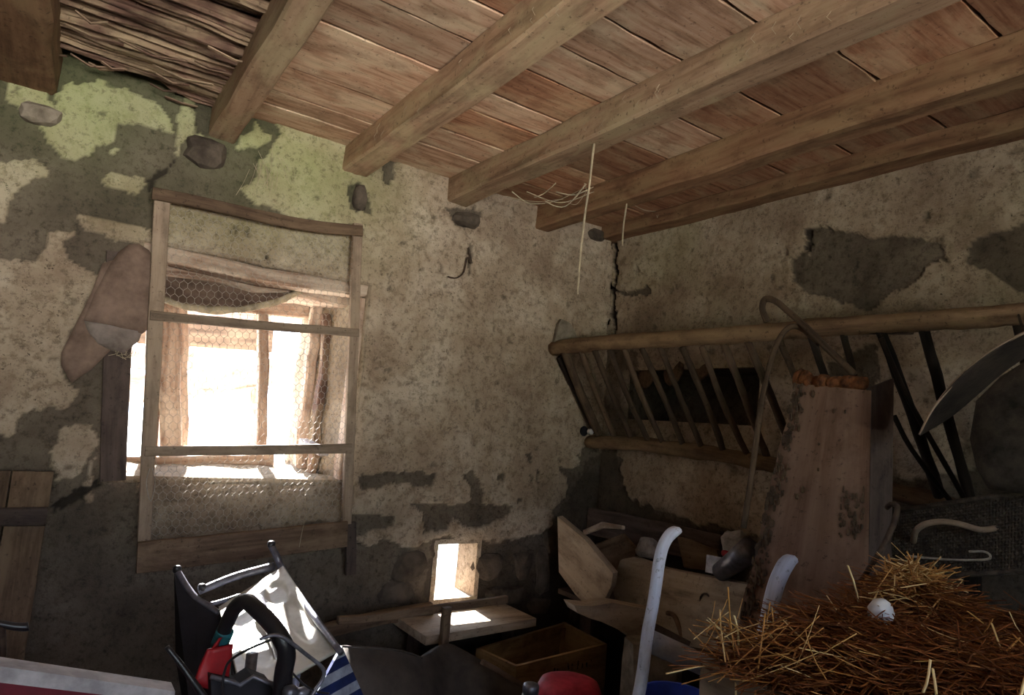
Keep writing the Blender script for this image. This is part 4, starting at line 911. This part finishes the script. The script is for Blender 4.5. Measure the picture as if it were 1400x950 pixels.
mb.hexa([g0, g1, g1 + (0, .02, 0), g0 + (0, .02, 0), A, B, B + (0, .02, 0), A + (0, .02, 0)]); obj('panel_board', mb, M_redp, rp)
lv = thing('black_lever', 'black curved lever handle on a thin stem at the left edge', 'lever', P(6, 1000, 'Y', 1.45))
tb_px([(-30, 852), (0, 853), (18, 856), (34, 857), (39, 856)], 1.45, [4.5, 6.5], 'grip', M_black, lv)
a = P(2, 856, 'Y', 1.45); mb = MB(); mb.tube([a, a + (.01, 0, -.06), (a[0] + .02, a[1], Z0)], .006, 8); obj('stem', mb, M_iron, lv, True)

# ================================================================ HAND TRUCK
ht = thing('painted_hand_truck', 'pale blue-grey painted wooden hand truck with curved handles', 'hand truck', P(900, 1300, 'Y', .95))
lh = [(926, 724), (915, 732), (906, 748), (901, 770), (897, 800), (892, 830), (886, 862), (881, 900), (875, 940), (860, 1010)]
ps = smoothpath([P(x, y, 'Y', .95) for x, y in lh], 4); mb = MB(); mb.beam(ps, [pxw(p, 15) if k > 3 else pxw(p, 9 + 2 * k) for k, p in enumerate(ps)], .024, (1, 0, 0), jit=.0005, cham=.3)
obj('handle', mb, M_paint, ht, True)
e = ps[-1]; mb = MB(); mb.beam([e, (e[0] - .02, e[1] + .02, Z0 + .06)], .02, .024, (1, 0, 0), seg=3); obj('side_rail', mb, M_paint, ht)
rh = [(1083, 764), (1074, 772), (1064, 792), (1057, 815), (1052, 840), (1046, 868), (1038, 900), (1030, 940)]
ps2 = smoothpath([P(x, y, 'Y', .93) for x, y in rh], 4); mb = MB(); mb.beam(ps2, [pxw(p, 23) if k > 3 else pxw(p, 12 + 3 * k) for k, p in enumerate(ps2)], .03, (1, 0, 0), jit=.0005, cham=.3)
obj('handle', mb, M_paint, ht, True)
e2 = ps2[-1]; mb = MB(); mb.beam([e2, (e2[0] - .02, e2[1] + .02, Z0 + .06)], .024, .03, (1, 0, 0), seg=3); obj('side_rail', mb, M_paint, ht)
a, b = P(888, 876, 'Y', .965), P(1036, 942, 'Y', .955); mb = MB(); mb.tube([a, a * .66 + b * .34, a * .33 + b * .67, b], pxw(a, 15), 12); obj('cross_bar', mb, M_paint, ht, True)
for e_ in (e, e2):
    c = np.array([e_[0] - .02, e_[1] + .02, Z0 + .06]); mb = MB(); mb.ring([(.02, -.014), (.055, -.012), (.058, 0), (.055, .012), (.02, .014)], c, 22, ax=(1, 0, 0)); obj('wheel', mb, M_iron, ht, True)

# ================================================================ STRAW BOX
BX0, BX1, BY0, BY1, BZ = .94, 1.62, -.25, .745, 1.14
bxx = thing('nest_box', 'grey wooden nest box full of straw at the bottom right', 'box', (1.28, .25, Z0))
for a, b, ga in (((BX0, BY0, .90), (BX0 + .025, BY1, BZ), (0, 1, 0)), ((BX1 - .025, BY0, .90), (BX1, BY1, BZ + .08), (0, 1, 0)), ((BX0 + .025, BY1 - .025, .90), (BX1 - .025, BY1, BZ - .0), (1, 0, 0)), ((BX0 + .025, BY0, .90), (BX1 - .025, BY0 + .025, BZ), (1, 0, 0)), ((BX0, BY0, .88), (BX1, BY1, .90), (0, 1, 0))):
    mb = MB(); mb.box(a, b, ga); obj('box_board', mb, M_frame if a[0] == BX0 and b[0] < 1.2 else M_brown, bxx)
for x in (BX0 + .04, BX1 - .04):
    for y in (BY0 + .04, BY1 - .04):
        mb = MB(); mb.beam([(x, y, Z0), (x, y, .88)], .05, .05, (1, 0, 0), seg=2); obj('leg', mb, M_brown, bxx)
def mound_z(x, y):
    u = np.clip((x - BX0) / (BX1 - BX0), 0, 1); v = np.clip((y - BY0) / (BY1 - BY0), 0, 1)
    e = np.minimum(np.clip(u / .25, 0, 1), np.clip((1 - u) / .12, 0, 1)) ; e2_ = np.minimum(np.clip((1 - v) / .10, 0, 1), 1)
    z = BZ - .01 + .085 * (e ** .6) * (e2_ ** .6) + .06 * np.exp(-(((x - 1.42) / .09) ** 2 + ((y - .63) / .07) ** 2))
    return z + .014 * vnoise(np.stack([x * 9, y * 9, x * 0 + 2], -1))
GX, GY = np.meshgrid(np.linspace(BX0 + .012, BX1 - .012, 50), np.linspace(BY0 + .01, BY1 - .012, 70)); GZ = mound_z(GX, GY) - .012
vv = np.stack([GX, GY, GZ], -1).reshape(-1, 3); n = 50
stm = MB(); stm.add(vv, [(j * n + i, j * n + i + 1, (j + 1) * n + i + 1, (j + 1) * n + i) for j in range(69) for i in range(n - 1)])
def strands(N, cx, cy, cz, L, rad, tone, tilt=.25, ang=None):
    A = rng.uniform(0, 2 * np.pi, N) if ang is None else ang; T = rng.normal(0, tilt, N)
    d = np.stack([np.cos(A) * np.cos(T), np.sin(A) * np.cos(T), np.sin(T)], -1); bend = rng.normal(0, .12, (N, 3))
    c = np.stack([cx, cy, cz], -1); V = []; ts = (-.5, -.17, .17, .5)
    s1 = np.cross(d, (0, 0, 1.)); s1 /= np.maximum(np.linalg.norm(s1, axis=1, keepdims=True), 1e-6); s2 = np.cross(d, s1)
    for t in ts:
        p = c + d * (L * t)[:, None] + bend * (L * (t * t - .1))[:, None]
        for a in (0, 2.094, 4.189): V.append(p + (s1 * math.cos(a) + s2 * math.sin(a) * .6) * rad[:, None])
    V = np.stack(V, 1); idx = np.arange(N)[:, None] * 12
    fs = [[(k * 3 + j), (k * 3 + (j + 1) % 3), (k * 3 + 3 + (j + 1) % 3), (k * 3 + 3 + j)] for k in range(3) for j in range(3)]
    Q = (idx[:, None, :] + np.array(fs)[None]).reshape(-1, 4)
    return V.reshape(-1, 3), Q, np.repeat(tone, 12)
parts = []
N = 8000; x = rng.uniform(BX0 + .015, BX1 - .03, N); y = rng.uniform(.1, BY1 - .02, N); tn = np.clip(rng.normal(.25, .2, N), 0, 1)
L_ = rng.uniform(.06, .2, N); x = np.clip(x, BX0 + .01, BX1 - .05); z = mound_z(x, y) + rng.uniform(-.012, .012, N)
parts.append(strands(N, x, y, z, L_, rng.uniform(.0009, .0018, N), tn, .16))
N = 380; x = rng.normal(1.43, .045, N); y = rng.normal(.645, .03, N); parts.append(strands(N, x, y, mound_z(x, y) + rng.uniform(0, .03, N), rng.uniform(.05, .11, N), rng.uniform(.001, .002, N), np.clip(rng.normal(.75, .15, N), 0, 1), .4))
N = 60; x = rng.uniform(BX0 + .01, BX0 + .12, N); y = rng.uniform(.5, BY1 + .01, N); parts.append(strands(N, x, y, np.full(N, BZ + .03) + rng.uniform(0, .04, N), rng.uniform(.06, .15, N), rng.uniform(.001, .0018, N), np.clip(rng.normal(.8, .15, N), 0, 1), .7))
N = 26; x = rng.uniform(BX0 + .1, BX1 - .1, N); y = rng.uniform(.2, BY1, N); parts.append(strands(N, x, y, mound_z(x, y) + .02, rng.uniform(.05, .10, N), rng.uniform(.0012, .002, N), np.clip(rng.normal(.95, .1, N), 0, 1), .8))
for (px, py, px2, py2, Y1, Y2) in ((915,918,1010,905,.72,.76),(970,845,1012,890,.74,.73),(1006,840,1010,905,.72,.73),(1003,950,1014,880,.66,.74),(1160,772,1176,832,.65,.68),(1262,950,1272,905,.42,.44),(1280,950,1275,915,.40,.42),(1395,950,1402,925,.3,.3)):
    p, q = P(px, py, 'Y', Y1), P(px2, py2, 'Y', Y2); d = q - p; L0 = np.linalg.norm(d); A = math.atan2(d[1], d[0]); T = math.asin(d[2] / L0); c = (p + q) / 2
    parts.append(strands(1, np.array([c[0]]), np.array([c[1]]), np.array([c[2]]), np.array([L0]), np.array([.0022]), np.array([1.]), 0, np.array([A])))
    V0, Q0, t0 = parts[-1]; V0 = V0 - c; Rm = np.array(Matrix.Rotation(-T, 3, Vector((-math.sin(A), math.cos(A), 0)))); parts[-1] = (V0 @ Rm.T + c, Q0, t0)
nb = len(stm.v); Vs = [np.array(stm.v)]; Qs = [np.array(stm.f)]; Ts = [np.full(nb, .0)]; o_ = nb
for V0, Q0, t0 in parts: Vs.append(V0); Qs.append(Q0 + o_); Ts.append(t0); o_ += len(V0)
V_ = W(np.concatenate(Vs)); Q_ = np.concatenate(Qs); T_ = np.concatenate(Ts); so_ = W((1.4, .4, BZ)); me = bpy.data.meshes.new('straw')
me.vertices.add(len(V_)); me.vertices.foreach_set('co', (V_ - so_).astype(np.float32).ravel()); me.loops.add(Q_.size); me.loops.foreach_set('vertex_index', Q_.astype(np.int32).ravel())
me.polygons.add(len(Q_)); me.polygons.foreach_set('loop_start', np.arange(0, Q_.size, 4, dtype=np.int32)); me.update(calc_edges=True)
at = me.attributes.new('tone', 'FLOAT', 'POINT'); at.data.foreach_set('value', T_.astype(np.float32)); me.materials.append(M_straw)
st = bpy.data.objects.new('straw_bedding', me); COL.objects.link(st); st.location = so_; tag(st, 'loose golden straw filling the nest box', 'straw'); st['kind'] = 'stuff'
mb = MB(); c = P(1204, 838, 'Y', .60); mb.ring([(.004, -.028), (.014, -.022), (.020, -.008), (.021, .004), (.016, .018), (.008, .026), (.002, .028)], c, 20, ax=(-.4, -.3, .8)); tag(obj('white_egg', mb, M_egg, None, True, loc=c - (0, 0, .02)), 'white egg half sunk in the straw at its far edge', 'egg')
mb = MB(); c = P(1238, 826, 'Y', .63); mb.blob(c, (.018, .014, .014), 3, .3, 60); tag(obj('crumpled_wrapper', mb, M_canvas, None, True, loc=c - (0, 0, .01)), 'small blue-grey crumpled scrap in the straw right of the egg', 'scrap')

# ================================================================ WICKER PANEL
wk = thing('wicker_panel', 'dark flat wicker panel behind the straw box', 'wicker', P(1300, 800, 'X', 1.86))
C0, C1, C2, C3 = P(1200, 702, 'X', 1.86), P(1460, 664, 'X', 1.86), P(1460, 778, 'X', 1.84), P(1196, 792, 'X', 1.84)
def wpt(u, v, d=0): return C0 * (1 - u) * (1 - v) + C1 * u * (1 - v) + C2 * u * v + C3 * (1 - u) * v + np.array([d, 0, 0])
mb = MB(); mb.slab([wpt(0, 0, .012), wpt(1, 0, .012), wpt(1, 1, .012), wpt(0, 1, .012)], (.01, 0, 0)); obj('backing', mb, M_wick, wk)
mb = MB(); NU = 64
for i in range(NU + 1):
    mb.tube([wpt(i / NU, 0, .004), wpt(i / NU, .5, .004), wpt(i / NU, 1, .004)], .0022, 5)
o = obj('wicker_stakes', mb, M_wick, wk); o['kind'] = 'stuff'
mb = MB(); NVv = 22
for j in range(NVv + 1):
    mb.tube([wpt(i / NU, j / NVv, .004 + (.0035 if (i + j) % 2 else -.0035)) for i in range(NU + 1)], .0024, 4, flat=1.4)
o = obj('woven_rods', mb, M_wick, wk); o['kind'] = 'stuff'
mb = MB(); mb.tube([wpt(0, 0), wpt(.5, 0), wpt(1, 0)], .007, 8); obj('rim', mb, M_wick, wk, True)
mb = MB(); mb.tube([wpt(0, 1), wpt(.5, 1), wpt(1, 1)], .006, 8); obj('rim', mb, M_wick, wk, True)
def xtube(pts, X, r, name, mat, parent=None, **kw):
    ps = smoothpath([P(x, y, 'X', X if not isinstance(X, list) else X[i]) for i, (x, y) in enumerate(pts)], 5); mb = MB(); mb.tube(ps, [pxw(ps[0], r)] * len(ps), 8, jit=.06); return obj(name, mb, mat, parent, True, loc=ps[0] if parent is None else None)
xtube([(1249, 740), (1252, 726), (1264, 717), (1285, 713), (1310, 716), (1340, 724), (1362, 722)], [1.85, 1.80, 1.78, 1.78, 1.79, 1.82, 1.86], 4, 'bent_handle', M_frame, wk)
xtube([(1325, 754), (1345, 754), (1354, 760), (1346, 765), (1300, 765), (1240, 760)], 1.83, 1.6, 'wire_hook', M_wire, wk)
for x, X in ((1330, 1.88), (1450, 1.88)):
    a = P(x, 784, 'X', 1.9); mb = MB(); mb.beam([a + (0, 0, .02), (a[0], a[1], Z0)], .03, .03, (1, 0, 0), seg=2); obj('support_leg', mb, M_spind, wk)
tag(xtube([(1213, 694), (1219, 689), (1227, 694), (1222, 715), (1210, 742), (1190, 775), (1170, 806), (1160, 830)], [1.66, 1.64, 1.62, 1.60, 1.58, 1.55, 1.5, 1.46], 3.6, 'iron_hook_bar', M_iron), 'thin iron bar with a hooked top leaning at the foot of the upright plank', 'iron bar')
# dark curved sheet metal, hooked over the rack
sh = thing('curved_metal_sheet', 'large dark curved sheet of metal with a pale rim hanging at the right edge', 'metal sheet', P(1330, 640, 'X', 1.66))
top = [(1257,594),(1272,564),(1290,540),(1312,515),(1335,495),(1362,476),(1400,455),(1440,438),(1480,425)]
bot = [(1258,596),(1282,582),(1306,566),(1332,543),(1358,520),(1384,500),(1412,482),(1446,466),(1480,452)]
tp_, bt_ = smoothpath([P(x, y, 'X', 1.62) for x, y in top], 4), smoothpath([P(x, y, 'X', 1.74) for x, y in bot], 4)
mb = MB(); n, m = len(tp_), 14; vs_ = []
for side in (0, 1):
    for i in range(n):
        for j in range(m + 1):
            t = j / m; p = tp_[i] * (1 - t) + bt_[i] * t; b_ = math.sin(math.pi * t) * .05 * min(1, i / 8)
            vs_.append(p - np.array([b_ + .008 * float(fbm(p[None] + 6, 8, 3)[0]) * min(1, 4 * t) - .004 * side, 0, 0]))
N = n * (m + 1); fs = [(i * (m + 1) + j, (i + 1) * (m + 1) + j, (i + 1) * (m + 1) + j + 1, i * (m + 1) + j + 1) for i in range(n - 1) for j in range(m)]
fs += [tuple(N + q for q in f[::-1]) for f in fs]; fs += [(i * (m + 1), N + i * (m + 1), N + (i + 1) * (m + 1), (i + 1) * (m + 1)) for i in range(n - 1)]
mb.add(vs_, fs); ssh = obj('sheet', mb, M_sheet, sh, True)
def xflap(outline, X, bulge):
    pts = [P(x, y, 'X', X) for x, y in outline]; c = np.mean(pts, 0); mb = MB(); n = len(pts); R_ = 10; vs_ = []
    for k in range(R_ + 1):
        for p in pts:
            q = c + (p - c) * (k / R_); vs_.append(q - (bulge * (1 - (k / R_) ** 2) + .02 * float(fbm(q[None], 9, 3)[0]), 0, 0))
    vs_ += [p + (.012, 0, 0) for p in pts]
    fs = [(k * n + i, k * n + (i + 1) % n, (k + 1) * n + (i + 1) % n, (k + 1) * n + i) for k in range(R_ + 1) for i in range(n)] + [tuple(range((R_ + 1) * n, (R_ + 2) * n))]
    mb.add(vs_, fs); return mb
tag(obj('dark_sacking', xflap([(1336,548),(1370,515),(1410,488),(1480,455),(1500,560),(1490,680),(1400,676),(1352,668),(1336,640),(1326,600)], 1.80, .04), M_dsack, None, True, loc=P(1400, 670, 'X', 1.8)), 'dark mottled sacking hanging behind the curved metal sheet', 'sacking')
mb = MB(); mb.tube(tp_, [.0022 + .0012 * min(1, i / 10) for i in range(n)], 6); o = obj('rolled_rim', mb, M_frame, ssh, True); o['label'] = 'pale rolled rim'
a = P(1392, 440, 'X', 1.88); mb = MB(); mb.tube([tp_[24], (tp_[24] + a) / 2 + (0, 0, .01), a + (0, 0, .02)], .003, 6); obj('hanging_wire', mb, M_iron, sh, True)

# ================================================================ STRINGS AND COBWEBS
def string(pts, r, name, label, cat='string', mat=M_web):
    mb = MB(); ps = smoothpath(pts, 6); mb.tube(ps, r, 6, jit=.3); return tag(obj(name, mb, mat, None, True, loc=ps[-1]), label, cat)
t0 = P(812, 196, 'Z', 2.40); t1 = P(790, 402, 'Y', t0[1] + .0)
string([t0, P(806, 250, 'Y', t0[1]), P(799, 300, 'Y', t0[1]), P(793, 355, 'Y', t0[1]), t1], .0038, 'hanging_string', 'long pale string hanging down from the middle ceiling beam')
t0b = P(858, 262, 'Y', 1.85)
string([(t0b[0], t0b[1], 2.40), P(855, 290, 'Y', 1.85), P(852, 312, 'Y', 1.85), P(851, 336, 'Y', 1.85)], .003, 'hanging_string', 'short pale string hanging near the corner right of the long string')
cw = thing('cobweb_cluster', 'dusty cobwebs strung beneath the ceiling beams near the corner', 'cobweb', P(770, 270, 'Y', 2.1))
for k, (a, b, s_) in enumerate((((700,272),(800,232),14),((720,262),(812,262),16),((745,275),(802,240),20),((690,268),(770,272),6),((730,270),(760,250),4),((806,200),(800,245),0),((775,276),(806,222),12),((700,262),(745,278),8),((760,262),(812,246),8),((915,222),(985,262),4),((870,205),(900,218),3))):
    p, q = P(*a, 'Y', 2.05 - .02 * (k % 4)), P(*b, 'Y', 2.02 - .02 * (k % 3)); p[2] = min(p[2], 2.48); q[2] = min(q[2], 2.48); p[0] = min(p[0], 2.12); q[0] = min(q[0], 2.12); m_ = (p + q) / 2 - (0, 0, pxw(p, s_))
    mb = MB(); mb.tube(smoothpath([p, m_, q], 6), .0011 + .0008 * (k % 3), 5, jit=.5); obj('web_strand', mb, M_web, cw, True)
w2 = thing('cobweb_cluster', 'pale cobweb wisps on the green plaster above the wire frame', 'cobweb', P(360, 250, 'Y', 2.37))
for k in range(16):
    a = (random.uniform(335, 385), random.uniform(190, 235)); b = (a[0] + random.uniform(-20, 20), a[1] + random.uniform(15, 50)); p, q = P(*a, 'Y', 2.375), P(*b, 'Y', 2.37)
    mb = MB(); mb.tube(smoothpath([p, (p + q) / 2 - (.0, .01, .006), q], 4), .0007, 4); obj('web_strand', mb, M_web, w2)
# frayed web shreds clinging to the beams
for bxn, xx, ylo, yhi, N, lab in ((0, .81, .8, 2.2, 18, 'frayed cobweb shreds hanging along the pale thick beam'), (1, 1.27, .7, 2.2, 26, 'frayed cobweb shreds hanging along the middle beam')):
    cl = thing('cobweb_shreds', lab, 'cobweb', (xx, 1.5, 2.40))
    for k in range(N):
        y = random.uniform(ylo, yhi); z = random.uniform(2.41, 2.48); L = random.uniform(.015, .04); mb = MB()
        mb.tube([(xx - .005, y, z), (xx - .012, y + .006, z - L * .5), (xx - .010, y - .004, z - L)], .0005, 4); obj('web_strand', mb, M_web, cl)

# ================================================================ OUTSIDE
shed = thing('open_shed', 'weathered open timber shed seen through the window across the yard', 'shed', (.9, 4.2, Z0 - .12))
mb = MB(); curved(mb); obj('curved_brace', mb, M_jambw, shed)
mb = MB(); pbeam(mb, (130, 444), (372, 462), 'Y', 4.24, 40, .05, jit=.008); obj('wall_board', mb, M_brown, shed)
mb = MB(); pbeam(mb, (130, 485), (264, 492), 'Y', 4.24, 30, .05, jit=.008); obj('wall_board', mb, M_jambw, shed)
mb = MB(); pbeam(mb, (130, 405), (420, 430), 'Y', 4.3, 50, .05, jit=.008); obj('wall_board', mb, M_jambw, shed)
for px in (150, 235, 368):
    a = P(px, 400, 'Y', 4.27); mb = MB(); mb.beam([a, (a[0], a[1], Z0 - .12)], .08, .08, (1, 0, 0), seg=8, jit=.008); obj('post', mb, M_jambw, shed)
mb = MB()
for k in range(26): mb.blob((-9 + k * .75, -9.5 + random.uniform(-.3, .3), random.uniform(.6, 1.6)), (.8, .7, random.uniform(1, 1.7)), 2, .5, 4)
tag(obj('skylight_screen', mb, M_hedge, None, True, loc=(0, -9.5, Z0)), 'unseen green screen of leaves added across the yard to block skylight', 'skylight_screen')  # unseen foliage added to keep skylight off the lower room
for o in bpy.data.objects:
    if '_o' in o: del o['_o']
